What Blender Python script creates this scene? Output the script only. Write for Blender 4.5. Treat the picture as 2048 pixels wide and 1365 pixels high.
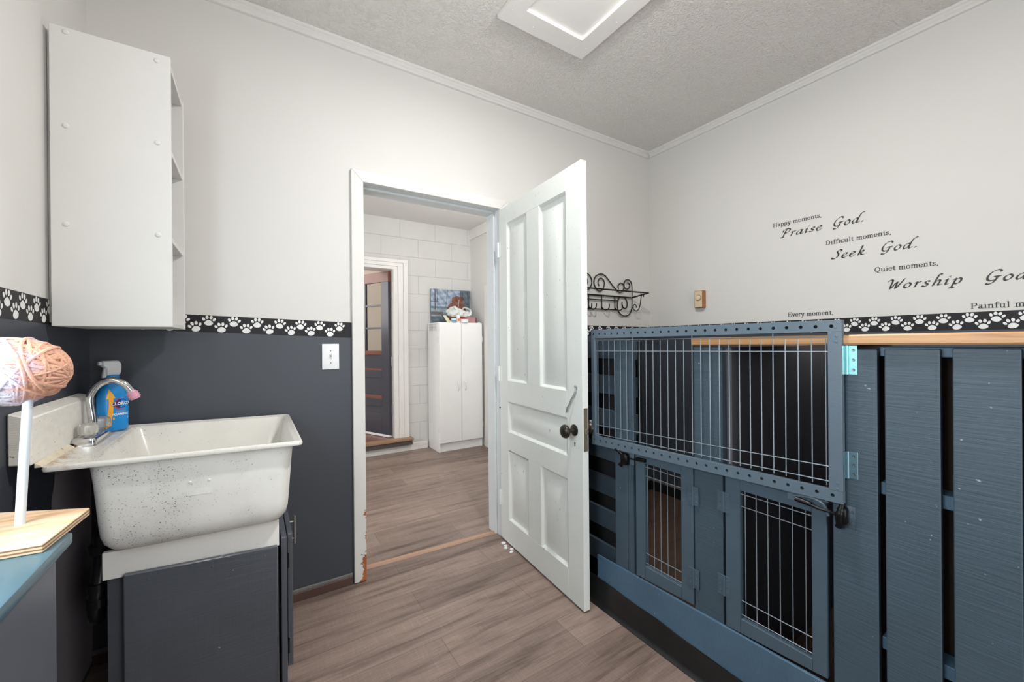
import bpy, bmesh, math, random
from mathutils import Vector, Matrix
random.seed(7)
sc = bpy.context.scene
for o in list(bpy.data.objects):
    bpy.data.objects.remove(o)
COL = sc.collection

# ------------------------------------------------------------------ camera, world, lights, exposure
FPX = 806.7
YAW, PITCH, ROLL = math.radians(32.797), math.radians(-0.0557), math.radians(-0.5013)
def cam_setup():
    cy, sy, cp, sp = math.cos(YAW), math.sin(YAW), math.cos(PITCH), math.sin(PITCH)
    f = Vector((sy*cp, cy*cp, sp)); r = Vector((cy, -sy, 0)); u = r.cross(f)
    cr, sr = math.cos(ROLL), math.sin(ROLL)
    R = r*cr + u*sr; U = -r*sr + u*cr
    c = bpy.data.cameras.new('camera'); o = bpy.data.objects.new('camera', c); COL.objects.link(o)
    o.matrix_world = Matrix(((R.x, U.x, -f.x, 0), (R.y, U.y, -f.y, 0), (R.z, U.z, -f.z, 1.2), (0, 0, 0, 1)))
    c.sensor_width = 36.0; c.lens = FPX/2048*36.0; c.clip_start = 0.02
    sc.camera = o
cam_setup()
sc.view_settings.view_transform = 'Standard'
sc.view_settings.look = 'None'
sc.view_settings.exposure = 0.0
sc.view_settings.gamma = 1.0
w = bpy.data.worlds.new('daylight'); sc.world = w; w.use_nodes = True
w.node_tree.nodes['Background'].inputs[0].default_value = (0.75, 0.85, 1, 1)
w.node_tree.nodes['Background'].inputs[1].default_value = 0.6

def area(name, loc, aim, sx, sy, power, col=(1, 1, 1)):
    l = bpy.data.lights.new(name, 'AREA'); l.shape = 'RECTANGLE'; l.size = sx; l.size_y = sy
    l.energy = power; l.color = col
    o = bpy.data.objects.new(name, l); COL.objects.link(o); o.location = loc
    o.rotation_euler = (Vector(aim) - Vector(loc)).to_track_quat('-Z', 'Y').to_euler()
    return o
# sun through the window in the left wall, falling on the low cabinet
sl = bpy.data.lights.new('sun', 'SUN'); sl.energy = 2.2; sl.angle = math.radians(0.9); sl.color = (1.0, 0.97, 0.93)
so = bpy.data.objects.new('sun', sl); COL.objects.link(so)
so.rotation_euler = Vector((0.92, 0.40, -1.90)).to_track_quat('-Z', 'Y').to_euler()
# skylight through the window in the left wall, beside the low cabinet
area('window_daylight', (-0.55, 0.49, 1.40), (2.0, 0.55, 1.15), 0.76, 0.70, 21, (0.84, 0.94, 1.0))
# added fill light in a made-up opening behind the camera
area('rear_fill', (0.95, -1.57, 1.17), (0.75, 1.0, 1.15), 1.0, 1.76, 29, (1.0, 1.0, 0.995))
# daylight through the passage window; unseen area light added to brighten the room beyond
area('passage_daylight', (-0.66, 2.90, 1.15), (2.0, 4.2, 0.75), 1.2, 1.3, 19, (0.99, 1.0, 1.0))
area('beyond_fill', (0.0, 5.3, 2.0), (1.5, 5.3, 1.0), 1.2, 1.4, 24, (1.0, 0.98, 0.95))
# unseen lamp added to light the storage cabinet's front in the passage
pp = bpy.data.lights.new('passage_fill', 'POINT'); pp.energy = 26; pp.shadow_soft_size = 0.06; pp.color = (1.0, 1.0, 1.0)
ppo = bpy.data.objects.new('passage_fill', pp); COL.objects.link(ppo); ppo.location = (1.75, 2.85, 2.28)
# bare bulb of the ceiling lamp
pl = bpy.data.lights.new('bulb_light', 'POINT'); pl.energy = 14; pl.shadow_soft_size = 0.035; pl.color = (1.0, 0.985, 0.965)
plo = bpy.data.objects.new('bulb_light', pl); COL.objects.link(plo); plo.location = (0.95, 0.82, 2.55)
# the lamp's bright lower face
dk = area('lamp_light', (0.95, 0.82, 2.60), (0.95, 0.82, 0.0), 0.12, 0.12, 24, (1.0, 0.985, 0.965)); dk.data.shape = 'DISK'

# ------------------------------------------------------------------ helpers
def L(r, g, b):
    def f(v):
        v /= 255.0
        return v/12.92 if v <= 0.04045 else ((v+0.055)/1.055)**2.4
    return (f(r), f(g), f(b), 1.0)

class MB:
    """collects shapes into ONE mesh"""
    def __init__(s): s.v = []; s.f = []; s.m = []; s.col = None
    def add(s, vs, fs, mi=0):
        b = len(s.v); s.v += [Vector(v) for v in vs]
        s.f += [[b+i for i in f] for f in fs]; s.m += [mi]*len(fs)
    def bm(s, bm_, mi=0):
        bm_.verts.index_update()
        s.add([v.co.copy() for v in bm_.verts], [[v.index for v in f.verts] for f in bm_.faces], mi); bm_.free()
    def box(s, a, b, bev=0.0, mi=0, seg=1):
        x0, x1 = sorted((a[0], b[0])); y0, y1 = sorted((a[1], b[1])); z0, z1 = sorted((a[2], b[2]))
        t = bmesh.new()
        vs = [t.verts.new(p) for p in ((x0,y0,z0),(x1,y0,z0),(x1,y1,z0),(x0,y1,z0),(x0,y0,z1),(x1,y0,z1),(x1,y1,z1),(x0,y1,z1))]
        for q in ((3,2,1,0),(4,5,6,7),(0,1,5,4),(1,2,6,5),(2,3,7,6),(3,0,4,7)): t.faces.new([vs[i] for i in q])
        if bev: bmesh.ops.bevel(t, geom=t.edges[:], offset=min(bev, 0.45*min(x1-x0, y1-y0, z1-z0)), segments=seg, affect='EDGES', profile=0.6)
        s.bm(t, mi)
    def hexa(s, p, bev=0.0, mi=0):
        """8 corners: bottom 4 counter-clockwise, top 4"""
        t = bmesh.new(); vs = [t.verts.new(q) for q in p]
        for q in ((3,2,1,0),(4,5,6,7),(0,1,5,4),(1,2,6,5),(2,3,7,6),(3,0,4,7)): t.faces.new([vs[i] for i in q])
        bmesh.ops.recalc_face_normals(t, faces=t.faces[:])
        if bev: bmesh.ops.bevel(t, geom=t.edges[:], offset=bev, segments=1, affect='EDGES')
        s.bm(t, mi)
    def prism(s, poly, d, mi=0, bev=0.0):
        """planar 3D polygon extruded by vector d"""
        t = bmesh.new(); d = Vector(d)
        a = [t.verts.new(p) for p in poly]; b = [t.verts.new(Vector(p)+d) for p in poly]
        n = len(poly); t.faces.new(a[::-1]); t.faces.new(b)
        for i in range(n): t.faces.new((a[i], a[(i+1) % n], b[(i+1) % n], b[i]))
        bmesh.ops.recalc_face_normals(t, faces=t.faces[:])
        if bev: bmesh.ops.bevel(t, geom=t.edges[:], offset=bev, segments=1, affect='EDGES')
        s.bm(t, mi)
    def tube(s, pts, r, seg=8, closed=False, mi=0, flat=None):
        pts = [Vector(p) for p in pts]; n = len(pts)
        rr = r if isinstance(r, (list, tuple)) else [r]*n
        T = []
        for i in range(n):
            a = pts[(i-1) % n] if (closed or i > 0) else pts[i]
            b = pts[(i+1) % n] if (closed or i < n-1) else pts[i]
            T.append((b-a).normalized())
        up = Vector((0, 0, 1)) if abs(T[0].z) < 0.9 else Vector((1, 0, 0))
        N = (up - T[0]*up.dot(T[0])).normalized(); vs = []
        for i in range(n):
            N = (N - T[i]*N.dot(T[i])); N = N.normalized() if N.length > 1e-6 else T[i].orthogonal().normalized()
            B = T[i].cross(N)
            for k in range(seg):
                a = 2*math.pi*k/seg
                vs.append(pts[i] + (N*math.cos(a)*(flat or 1) + B*math.sin(a))*rr[i])
        fs = []
        for i in range(n if closed else n-1):
            j = (i+1) % n
            for k in range(seg): fs.append((i*seg+k, i*seg+(k+1) % seg, j*seg+(k+1) % seg, j*seg+k))
        if not closed:
            fs.append(tuple(range(seg))[::-1]); fs.append(tuple((n-1)*seg+k for k in range(seg)))
        s.add(vs, fs, mi)
    def lathe(s, prof, c, axis=(0, 0, 1), seg=20, mi=0, sx=1.0, sy=1.0):
        """profile [(radius, height)] about axis through c"""
        ax = Vector(axis).normalized(); u = Vector((1, 0, 0)) if abs(ax.x) < 0.9 else Vector((0, 1, 0))
        u = (u - ax*u.dot(ax)).normalized(); v = ax.cross(u); c = Vector(c); vs = []
        for r, h in prof:
            for k in range(seg):
                a = 2*math.pi*k/seg; vs.append(c + ax*h + u*r*sx*math.cos(a) + v*r*sy*math.sin(a))
        fs = []
        for i in range(len(prof)-1):
            for k in range(seg): fs.append((i*seg+k, i*seg+(k+1) % seg, (i+1)*seg+(k+1) % seg, (i+1)*seg+k))
        fs.append(tuple(range(seg))[::-1]); fs.append(tuple((len(prof)-1)*seg+k for k in range(seg)))
        s.add(vs, fs, mi)
    def cyl(s, a, b, r, seg=12, mi=0): s.tube([a, b], r, seg, mi=mi)
    def loft(s, rings, mi=0, cap=True):
        n = len(rings[0]); vs = [p for r in rings for p in r]; fs = []
        for i in range(len(rings)-1):
            for k in range(n): fs.append((i*n+k, i*n+(k+1) % n, (i+1)*n+(k+1) % n, (i+1)*n+k))
        if cap: fs.append(tuple(range(n))[::-1]); fs.append(tuple((len(rings)-1)*n+k for k in range(n)))
        s.add(vs, fs, mi)
    def tf(s, M):
        s.v = [M @ v for v in s.v]; return s

ORG = {}
def build(name, mb, mats, parent=None, local=False, smooth=35, recalc=False):
    """link the collected shapes as one object; world coordinates unless local"""
    me = bpy.data.meshes.new(name)
    o = bpy.data.objects.new(name, me); COL.objects.link(o)
    if parent is not None:
        og = ORG[parent.name]; o.parent = parent
    elif local: og = Vector((0, 0, 0))
    else:
        xs = [v.x for v in mb.v]; ys = [v.y for v in mb.v]; zs = [v.z for v in mb.v]
        og = Vector(((min(xs)+max(xs))/2, (min(ys)+max(ys))/2, min(zs))); o.location = og
    ORG[o.name] = og.copy() if not local else Vector((0, 0, 0))
    off = Vector((0, 0, 0)) if local else og
    me.from_pydata([tuple(v-off) for v in mb.v], [], mb.f)
    if not isinstance(mats, (list, tuple)): mats = [mats]
    for m in mats: me.materials.append(m)
    me.polygons.foreach_set('material_index', mb.m)
    if recalc:
        t = bmesh.new(); t.from_mesh(me); bmesh.ops.recalc_face_normals(t, faces=t.faces[:]); t.to_mesh(me); t.free()
    me.update()
    if smooth:
        me.polygons.foreach_set('use_smooth', [True]*len(me.polygons)); me.set_sharp_from_angle(angle=math.radians(smooth))
    return o
def thing(name, label, cat, loc=(0, 0, 0), rotz=0.0, group=None):
    o = bpy.data.objects.new(name, None); COL.objects.link(o); o.location = loc; o.rotation_euler = (0, 0, rotz)
    o.empty_display_size = 0.1
    ORG[o.name] = Vector(loc); return tag(o, label, cat, group)
def tag(o, label, cat, group=None):
    o['label'] = label; o['category'] = cat
    if group: o['group'] = group
    return o
def struct(name, mb, mats, label=None, cat=None, parent=None, smooth=35):
    o = build(name, mb, mats, parent, smooth=smooth)
    if parent is None:
        o['kind'] = 'structure'
        if label: o['label'] = label; o['category'] = cat
    return o
def lbl(o, t): o['label'] = t; return o

# ------------------------------------------------------------------ materials
def nt(name):
    m = bpy.data.materials.new(name); m.use_nodes = True
    return m, m.node_tree.nodes, m.node_tree.links, m.node_tree.nodes['Principled BSDF']
def coords(n, l, scale=(1, 1, 1), kind='Object', rot=(0, 0, 0)):
    tc = n.new('ShaderNodeTexCoord'); mp = n.new('ShaderNodeMapping')
    mp.inputs['Scale'].default_value = scale; mp.inputs['Rotation'].default_value = rot
    l.new(tc.outputs[kind], mp.inputs['Vector']); return mp.outputs[0]
def noise(n, l, vec, scale=5, detail=4, rough=0.55, dist=0.0):
    t = n.new('ShaderNodeTexNoise'); t.inputs['Scale'].default_value = scale; t.inputs['Detail'].default_value = detail
    t.inputs['Roughness'].default_value = rough; t.inputs['Distortion'].default_value = dist
    l.new(vec, t.inputs['Vector']); return t.outputs['Fac']
def ramp(n, l, fac, stops):
    r = n.new('ShaderNodeValToRGB'); e = r.color_ramp.elements
    while len(e) < len(stops): e.new(0.5)
    for i, (p, c) in enumerate(stops): e[i].position = p; e[i].color = c
    l.new(fac, r.inputs['Fac']); return r.outputs['Color']
def mixc(n, l, fac, a, b, mode='MIX'):
    m = n.new('ShaderNodeMix'); m.data_type = 'RGBA'; m.blend_type = mode
    for s, v in ((0, fac), (6, a), (7, b)):
        if hasattr(v, 'is_linked'): l.new(v, m.inputs[s])
        else: m.inputs[s].default_value = v
    return m.outputs[2]
def bump(n, l, bs, h, strength=0.3, dist=0.01):
    b = n.new('ShaderNodeBump'); b.inputs['Strength'].default_value = strength; b.inputs['Distance'].default_value = dist
    l.new(h, b.inputs['Height']); l.new(b.outputs[0], bs.inputs['Normal']); return b
def math_(n, l, op, a, b=0.5):
    m = n.new('ShaderNodeMath'); m.operation = op
    for i, v in enumerate((a, b)):
        if hasattr(v, 'is_linked'): l.new(v, m.inputs[i])
        else: m.inputs[i].default_value = v
    return m.outputs[0]
def scl(c, k): return (c[0]*k, c[1]*k, c[2]*k, 1)

def paint(name, c, rough=0.5, var=0.05, vs=4.0, bmp=0.0, bs=120.0, stretch=(1, 1, 1), specks=None, spk=0.67, spec=0.5, bd=0.002):
    m, n, l, b = nt(name); v = coords(n, l, stretch)
    col = ramp(n, l, noise(n, l, v, vs, 5), [(0.3, scl(c, 1-var)), (0.7, scl(c, 1+var))])
    if specks:
        k = noise(n, l, coords(n, l, (1, 1, 1)), 95, 3, 0.6)
        big = noise(n, l, coords(n, l, (1, 1, 1)), 7, 2)
        s_ = ramp(n, l, math_(n, l, 'ADD', k, math_(n, l, 'MULTIPLY', math_(n, l, 'SUBTRACT', big, 0.5), 0.35)), [(spk, (0, 0, 0, 1)), (spk+0.05, (1, 1, 1, 1))])
        col = mixc(n, l, s_, col, specks)
    l.new(col, b.inputs['Base Color']); b.inputs['Roughness'].default_value = rough
    b.inputs['Specular IOR Level'].default_value = spec
    if bmp: bump(n, l, b, noise(n, l, coords(n, l, stretch), bs, 4), bmp, bd)
    return m
def plain(name, c, rough=0.5, metal=0.0, **kw):
    m, n, l, b = nt(name)
    v = coords(n, l); col = ramp(n, l, noise(n, l, v, 25, 3), [(0.25, scl(c, 0.94)), (0.75, scl(c, 1.05))])
    l.new(col, b.inputs['Base Color']); b.inputs['Roughness'].default_value = rough; b.inputs['Metallic'].default_value = metal
    for k, x in kw.items(): b.inputs[k].default_value = x
    return m

WALL = paint('wall_paint_white', L(217, 215, 211), 0.6, 0.012, 1.5, 0.10, 260)
WAINS = paint('wall_paint_charcoal', L(64, 68, 76), 0.45, 0.04, 1.2, 0.08, 220)
TRIMW = paint('trim_paint_white', L(224, 222, 218), 0.42, 0.02, 6, 0.12, 60)
HATCHW = paint('hatch_paint_white', L(238, 236, 233), 0.5, 0.015, 8, 0.1, 90)
CABW2 = paint('storage_cabinet_white', L(246, 246, 244), 0.35, 0.012, 6, 0.04, 140)
CABW = paint('cabinet_paint_white', L(219, 218, 214), 0.45, 0.015, 6, 0.06, 140)

def ceiling_mat():
    m, n, l, b = nt('ceiling_stipple'); v = coords(n, l)
    c = L(238, 235, 230)
    l.new(ramp(n, l, noise(n, l, v, 2, 3), [(0.3, scl(c, 0.98)), (0.7, scl(c, 1.02))]), b.inputs['Base Color'])
    b.inputs['Roughness'].default_value = 0.75
    h1 = noise(n, l, v, 30, 5, 0.6, 2.4); h2 = noise(n, l, v, 130, 3, 0.6, 0.5)
    bump(n, l, b, math_(n, l, 'ADD', h1, math_(n, l, 'MULTIPLY', h2, 0.45)), 0.9, 0.014)
    return m
CEIL = ceiling_mat()

def floor_mat():
    m, n, l, b = nt('vinyl_plank_floor')
    v = coords(n, l)
    br = n.new('ShaderNodeTexBrick'); l.new(v, br.inputs['Vector'])
    br.offset = 0.37; br.inputs['Scale'].default_value = 1.0
    br.inputs['Brick Width'].default_value = 1.22; br.inputs['Row Height'].default_value = 0.178
    br.inputs['Mortar Size'].default_value = 0.0009; br.inputs['Mortar Smooth'].default_value = 0.3
    br.inputs['Color1'].default_value = L(150, 131, 121); br.inputs['Color2'].default_value = L(126, 109, 100); br.inputs['Mortar'].default_value = L(92, 79, 72)
    g1 = noise(n, l, coords(n, l, (0.8, 9, 1)), 2.2, 5, 0.6, 0.5)
    g2 = noise(n, l, coords(n, l, (4, 90, 1)), 2.0, 4, 0.6)
    g3 = noise(n, l, coords(n, l, (110, 7, 1)), 1.6, 3, 0.6)
    c = mixc(n, l, 1.0, br.outputs['Color'], ramp(n, l, g1, [(0.30, (0.46, 0.43, 0.41, 1)), (0.48, (0.95, 0.95, 0.95, 1)), (0.72, (1.2, 1.19, 1.18, 1))]), 'MULTIPLY')
    c = mixc(n, l, 0.75, c, ramp(n, l, g2, [(0.3, (0.72, 0.71, 0.7, 1)), (0.7, (1.15, 1.14, 1.13, 1))]), 'MULTIPLY')
    c = mixc(n, l, 0.55, c, ramp(n, l, g3, [(0.35, (0.85, 0.85, 0.85, 1)), (0.62, (1.0, 1, 1, 1)), (0.75, (1.45, 1.42, 1.4, 1))]), 'MULTIPLY')
    l.new(c, b.inputs['Base Color']); b.inputs['Roughness'].default_value = 0.42; b.inputs['Specular IOR Level'].default_value = 0.4
    bump(n, l, b, math_(n, l, 'ADD', g2, br.outputs['Fac']), 0.12, 0.002)
    return m
FLOOR = floor_mat()

def sawn(name, c, vert=True, rough=0.42, lo=0.80, hi=1.14, st=0.45, axis=None):
    """rough sawn painted board: saw marks run across the grain"""
    m, n, l, b = nt(name)
    s1 = (7, 7, 150) if vert else (6, 210, 60)
    s2 = (26, 26, 1.5) if vert else (26, 1.5, 26)
    saw = noise(n, l, coords(n, l, s1, rot=(0.09, 0.09, 0)), 1.0, 5, 0.7, 0.35); grain = noise(n, l, coords(n, l, s2), 1.0, 4, 0.6, 0.6)
    blot = noise(n, l, coords(n, l), 5, 3)
    col = ramp(n, l, math_(n, l, 'ADD', math_(n, l, 'MULTIPLY', blot, 0.6), math_(n, l, 'MULTIPLY', saw, 0.4)), [(0.3, scl(c, lo)), (0.7, scl(c, hi))])
    chip = ramp(n, l, noise(n, l, coords(n, l), 60, 2, 0.5), [(0.755, (0, 0, 0, 1)), (0.775, (1, 1, 1, 1))])
    col = mixc(n, l, chip, col, scl(L(150, 160, 165), 1))
    l.new(col, b.inputs['Base Color']); b.inputs['Roughness'].default_value = rough
    bump(n, l, b, math_(n, l, 'ADD', saw, math_(n, l, 'MULTIPLY', grain, 0.7)), st, 0.004)
    return m
KBLUE = sawn('kennel_paint_slate_blue', L(64, 81, 93), st=0.34, rough=0.46, lo=0.86, hi=1.12)
KBLUEH = sawn('kennel_paint_slate_blue_crosswise', L(76, 104, 125), vert=False, st=0.3)
DBLUE = paint('kennel_door_slate_blue', L(72, 90, 103), 0.42, 0.06, 10, 0.14, 140, specks=L(150, 158, 162), spk=0.80)
KSLAT = sawn('kennel_slat_paint', L(55, 67, 77), vert=False, st=0.3)
GBLUE = paint('gate_paint_slate_blue', L(93, 109, 121), 0.38, 0.05, 12, 0.12, 160)
DKWOOD = paint('raw_pallet_wood_dark', L(58, 43, 34), 0.75, 0.25, 9, 0.3, 60, (1, 3, 1))
RUNSHADE = paint('run_shade_brown', L(76, 57, 47), 0.5, 0.28, 3, 0.1, 40, (1, 7, 1))
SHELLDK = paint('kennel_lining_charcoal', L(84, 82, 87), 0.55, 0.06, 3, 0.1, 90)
WIREM = plain('wire_grey_metal', L(150, 163, 172), 0.38, 0.55)
BLACKM = plain('black_metal', L(22, 22, 23), 0.35, 0.6)
RACKM = plain('rack_black_iron', L(26, 25, 24), 0.5, 0.3)
COVE = paint('cove_black_vinyl', L(26, 27, 28), 0.38, 0.3, 9, 0.1, 40, specks=L(110, 112, 112), spk=0.78)
ZINC = plain('hinge_zinc', L(150, 214, 218), 0.35, 0.6)
STEELP = plain('hinge_painted_grey', L(112, 144, 156), 0.35, 0.6)
SCREW = plain('screw_steel', L(120, 128, 132), 0.35, 0.8)
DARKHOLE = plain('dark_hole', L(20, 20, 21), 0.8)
CHROME = plain('chrome', L(205, 206, 208), 0.12, 1.0)
BRASSDK = plain('knob_dark_bronze', L(62, 58, 54), 0.34, 0.75)
LATCHG = plain('latch_painted_grey_metal', L(166, 168, 168), 0.35, 0.55)
PLASTW = plain('plastic_white', L(238, 238, 240), 0.35)
def tub_mat(name, c, rim=False):
    """weathered enamel: fine dark pitting, thick towards the left end, and broad grey scuffs"""
    m, n, l, b = nt(name)
    tc = n.new('ShaderNodeTexCoord'); sp = n.new('ShaderNodeSeparateXYZ'); l.new(tc.outputs['Object'], sp.inputs[0])
    big = noise(n, l, coords(n, l), 5.5, 3, 0.6)
    col = ramp(n, l, big, [(0.3, scl(c, 0.92 if rim else 0.80)), (0.55, scl(c, 0.98)), (0.75, scl(c, 1.03))])
    wear = math_(n, l, 'ADD', math_(n, l, 'MULTIPLY', sp.outputs[0], -0.16), math_(n, l, 'MULTIPLY', sp.outputs[2], 0.10))
    for sc_, th in ((210, 0.74), (75, 0.80)) if rim else ((260, 0.685), (75, 0.785)):
        k = math_(n, l, 'ADD', noise(n, l, coords(n, l), sc_, 2, 0.5), math_(n, l, 'ADD', wear, math_(n, l, 'MULTIPLY', math_(n, l, 'SUBTRACT', big, 0.5), -0.30)))
        col = mixc(n, l, ramp(n, l, k, [(th, (0, 0, 0, 1)), (th+0.03, (1, 1, 1, 1))]), col, L(104, 100, 96))
    if rim:
        ru = noise(n, l, coords(n, l), 34, 4, 0.65)
        near = math_(n, l, 'MULTIPLY', math_(n, l, 'SUBTRACT', -0.225, sp.outputs[0]), 3.2)
        k = math_(n, l, 'ADD', ru, near)
        col = mixc(n, l, ramp(n, l, k, [(0.60, (0, 0, 0, 1)), (0.82, (0.75, 0.75, 0.75, 1))]), col, L(176, 132, 84))
    l.new(col, b.inputs['Base Color']); b.inputs['Roughness'].default_value = 0.25 if rim else 0.45
    bump(n, l, b, noise(n, l, coords(n, l), 140, 3), 0.08, 0.002); return m
ENAMEL = tub_mat('enamel_white', L(228, 225, 217), True)
ENAMELD = tub_mat('enamel_weathered_outside', L(236, 234, 228))
APRON = paint('apron_paint_white', L(240, 237, 231), 0.5, 0.03, 5, 0.15, 60, specks=L(130, 124, 116), spk=0.72)
SPLASH = paint('splash_block_paint_worn', L(232, 228, 219), 0.6, 0.05, 9, 0.45, 70, (1, 3, 6), specks=L(168, 138, 100), spk=0.69)
CABDK = sawn('sink_cabinet_charcoal', L(80, 84, 91), True, 0.33, 0.86, 1.12, 0.22)
LOWCAB = paint('low_cabinet_charcoal', L(84, 88, 97), 0.30, 0.05, 5, 0.05, 80)
LOWTOP = paint('low_cabinet_top_slate', L(74, 104, 116), 0.3, 0.12, 6, 0.06, 60)
PIPEB = plain('black_plastic_pipe', L(24, 22, 24), 0.3)

def ply_mat():
    m, n, l, b = nt('plywood')
    g = noise(n, l, coords(n, l, (2, 22, 22)), 2.2, 5, 0.6, 0.8)
    geo = n.new('ShaderNodeNewGeometry'); sp = n.new('ShaderNodeSeparateXYZ'); l.new(geo.outputs['Normal'], sp.inputs[0])
    lay = n.new('ShaderNodeTexWave'); lay.bands_direction = 'Z'; lay.inputs['Scale'].default_value = 62; lay.inputs['Distortion'].default_value = 0.6
    l.new(coords(n, l), lay.inputs['Vector'])
    top = ramp(n, l, g, [(0.3, L(186, 142, 104)), (0.55, L(212, 182, 148)), (0.8, L(222, 202, 178))])
    edge = ramp(n, l, lay.outputs['Fac'], [(0.25, L(132, 98, 70)), (0.6, L(206, 180, 148))])
    l.new(mixc(n, l, math_(n, l, 'GREATER_THAN', math_(n, l, 'ABSOLUTE', sp.outputs[2]), 0.7), edge, top), b.inputs['Base Color'])
    b.inputs['Roughness'].default_value = 0.5; bump(n, l, b, g, 0.25, 0.002)
    return m
PLY = ply_mat()
def pine_mat():
    m, n, l, b = nt('pine_worktop')
    g = noise(n, l, coords(n, l, (26, 1.6, 60)), 1.3, 5, 0.6, 0.9)
    l.new(ramp(n, l, g, [(0.25, L(140, 92, 54)), (0.5, L(194, 142, 92)), (0.75, L(212, 166, 116))]), b.inputs['Base Color'])
    b.inputs['Roughness'].default_value = 0.4; bump(n, l, b, g, 0.3, 0.003); return m
PINE = pine_mat()
BROWN = paint('brown_base_paint', L(84, 60, 52), 0.55, 0.1, 8, 0.1, 60)
GREYB = paint('grey_band_paint', L(112, 110, 108), 0.55, 0.06, 8)
THRESH = paint('threshold_wood', L(166, 132, 110), 0.5, 0.08, 8, 0.1, 60, (0.3, 3, 1))
BLACKB = plain('border_black', L(32, 30, 34), 0.5, 0.0, **{'Specular IOR Level': 0.3})
PAWW = plain('border_paw_white', L(232, 232, 230), 0.35)
INK = plain('decal_black_vinyl', L(40, 38, 40), 0.45)

def casing_mat():
    """white trim whose lower inside corner has lost its paint down to orange-brown wood"""
    m, n, l, b = nt('door_casing_worn')
    tc = n.new('ShaderNodeTexCoord'); sp = n.new('ShaderNodeSeparateXYZ'); l.new(tc.outputs['Object'], sp.inputs[0])
    ns = noise(n, l, coords(n, l, (1, 1, 1)), 26, 5, 0.65)
    # object origin: middle of the casing; x + z shape the bare patch
    hz = math_(n, l, 'MULTIPLY', math_(n, l, 'SUBTRACT', 0.34, sp.outputs[2]), 0.10)
    xx = math_(n, l, 'ADD', math_(n, l, 'SUBTRACT', sp.outputs[0], 0.0145), hz)
    fac = math_(n, l, 'ADD', math_(n, l, 'MULTIPLY', xx, 14), math_(n, l, 'MULTIPLY', math_(n, l, 'SUBTRACT', ns, 0.52), 2.0))
    low = math_(n, l, 'LESS_THAN', sp.outputs[2], 0.36)
    fac = math_(n, l, 'MULTIPLY', math_(n, l, 'GREATER_THAN', fac, 0.30), low)
    bare = ramp(n, l, noise(n, l, coords(n, l, (8, 8, 2)), 3, 3), [(0.35, L(110, 78, 58)), (0.6, L(184, 104, 54))])
    c = L(222, 220, 215)
    wht = ramp(n, l, noise(n, l, coords(n, l), 5, 4), [(0.3, scl(c, 0.96)), (0.7, scl(c, 1.02))])
    l.new(mixc(n, l, fac, wht, bare), b.inputs['Base Color']); b.inputs['Roughness'].default_value = 0.45
    bump(n, l, b, noise(n, l, coords(n, l), 70, 4), 0.15, 0.002); return m
CASING = casing_mat()
def door_mat():
    m, n, l, b = nt('door_paint_white_worn'); c = L(226, 229, 225)
    col = ramp(n, l, noise(n, l, coords(n, l), 3, 4), [(0.3, scl(c, 0.95)), (0.7, scl(c, 1.02))])
    chip = ramp(n, l, noise(n, l, coords(n, l, (1, 1, 0.4)), 80, 2, 0.5), [(0.735, (0, 0, 0, 1)), (0.76, (1, 1, 1, 1))])
    l.new(mixc(n, l, chip, col, L(150, 142, 130)), b.inputs['Base Color']); b.inputs['Roughness'].default_value = 0.45
    h = math_(n, l, 'ADD', noise(n, l, coords(n, l, (18, 18, 1.5)), 4, 4), math_(n, l, 'MULTIPLY', noise(n, l, coords(n, l), 110, 3), 0.5))
    bump(n, l, b, h, 0.35, 0.003); return m
DOORW = door_mat()
def block_mat():
    m, n, l, b = nt('painted_block_wall')
    tc = n.new('ShaderNodeTexCoord'); sp = n.new('ShaderNodeSeparateXYZ'); cb = n.new('ShaderNodeCombineXYZ')
    l.new(tc.outputs['Object'], sp.inputs[0]); l.new(sp.outputs[0], cb.inputs[0]); l.new(sp.outputs[2], cb.inputs[1])
    mp = n.new('ShaderNodeMapping'); mp.inputs['Location'].default_value = (0.05, 0.115, 0); l.new(cb.outputs[0], mp.inputs[0])
    br = n.new('ShaderNodeTexBrick'); l.new(mp.outputs[0], br.inputs['Vector']); br.inputs['Scale'].default_value = 1
    br.inputs['Brick Width'].default_value = 0.41; br.inputs['Row Height'].default_value = 0.205
    br.inputs['Mortar Size'].default_value = 0.0035; br.inputs['Mortar Smooth'].default_value = 0.7
    c = L(208, 207, 204)
    l.new(mixc(n, l, br.outputs['Fac'], ramp(n, l, noise(n, l, coords(n, l), 4, 4), [(0.3, scl(c, 0.96)), (0.7, scl(c, 1.02))]), scl(c, 0.86)), b.inputs['Base Color'])
    b.inputs['Roughness'].default_value = 0.6
    h = math_(n, l, 'SUBTRACT', math_(n, l, 'MULTIPLY', noise(n, l, coords(n, l), 60, 4), 0.25), br.outputs['Fac'])
    bump(n, l, b, h, 0.6, 0.006); return m
BLOCK = block_mat()

# ------------------------------------------------------------------ room shell
XL, XR, YB, YR, ZC = -0.51, 2.678, 2.12, -1.55, 2.69
WT = 0.14                                     # wall thickness
DX0, DX1, DZ = 0.475, 1.275, 2.003            # doorway in the back wall
PX0, PX1, PY1, PZ = -0.62, 2.235, 4.38, 2.54   # the passage room behind

fl = MB(); fl.box((XL-0.14, YR-0.14, -0.10), (XR+0.14, PY1+0.02, 0.0))
struct('floor', fl, FLOOR, 'grey-brown wood plank vinyl floor through both rooms', 'floor', smooth=0)
ce = MB(); ce.box((XL-0.14, YR-0.14, ZC), (XR+0.14, YB+0.02, ZC+0.1))
struct('ceiling', ce, CEIL, 'white swirl-textured ceiling of the near room', 'ceiling', smooth=0)

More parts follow.
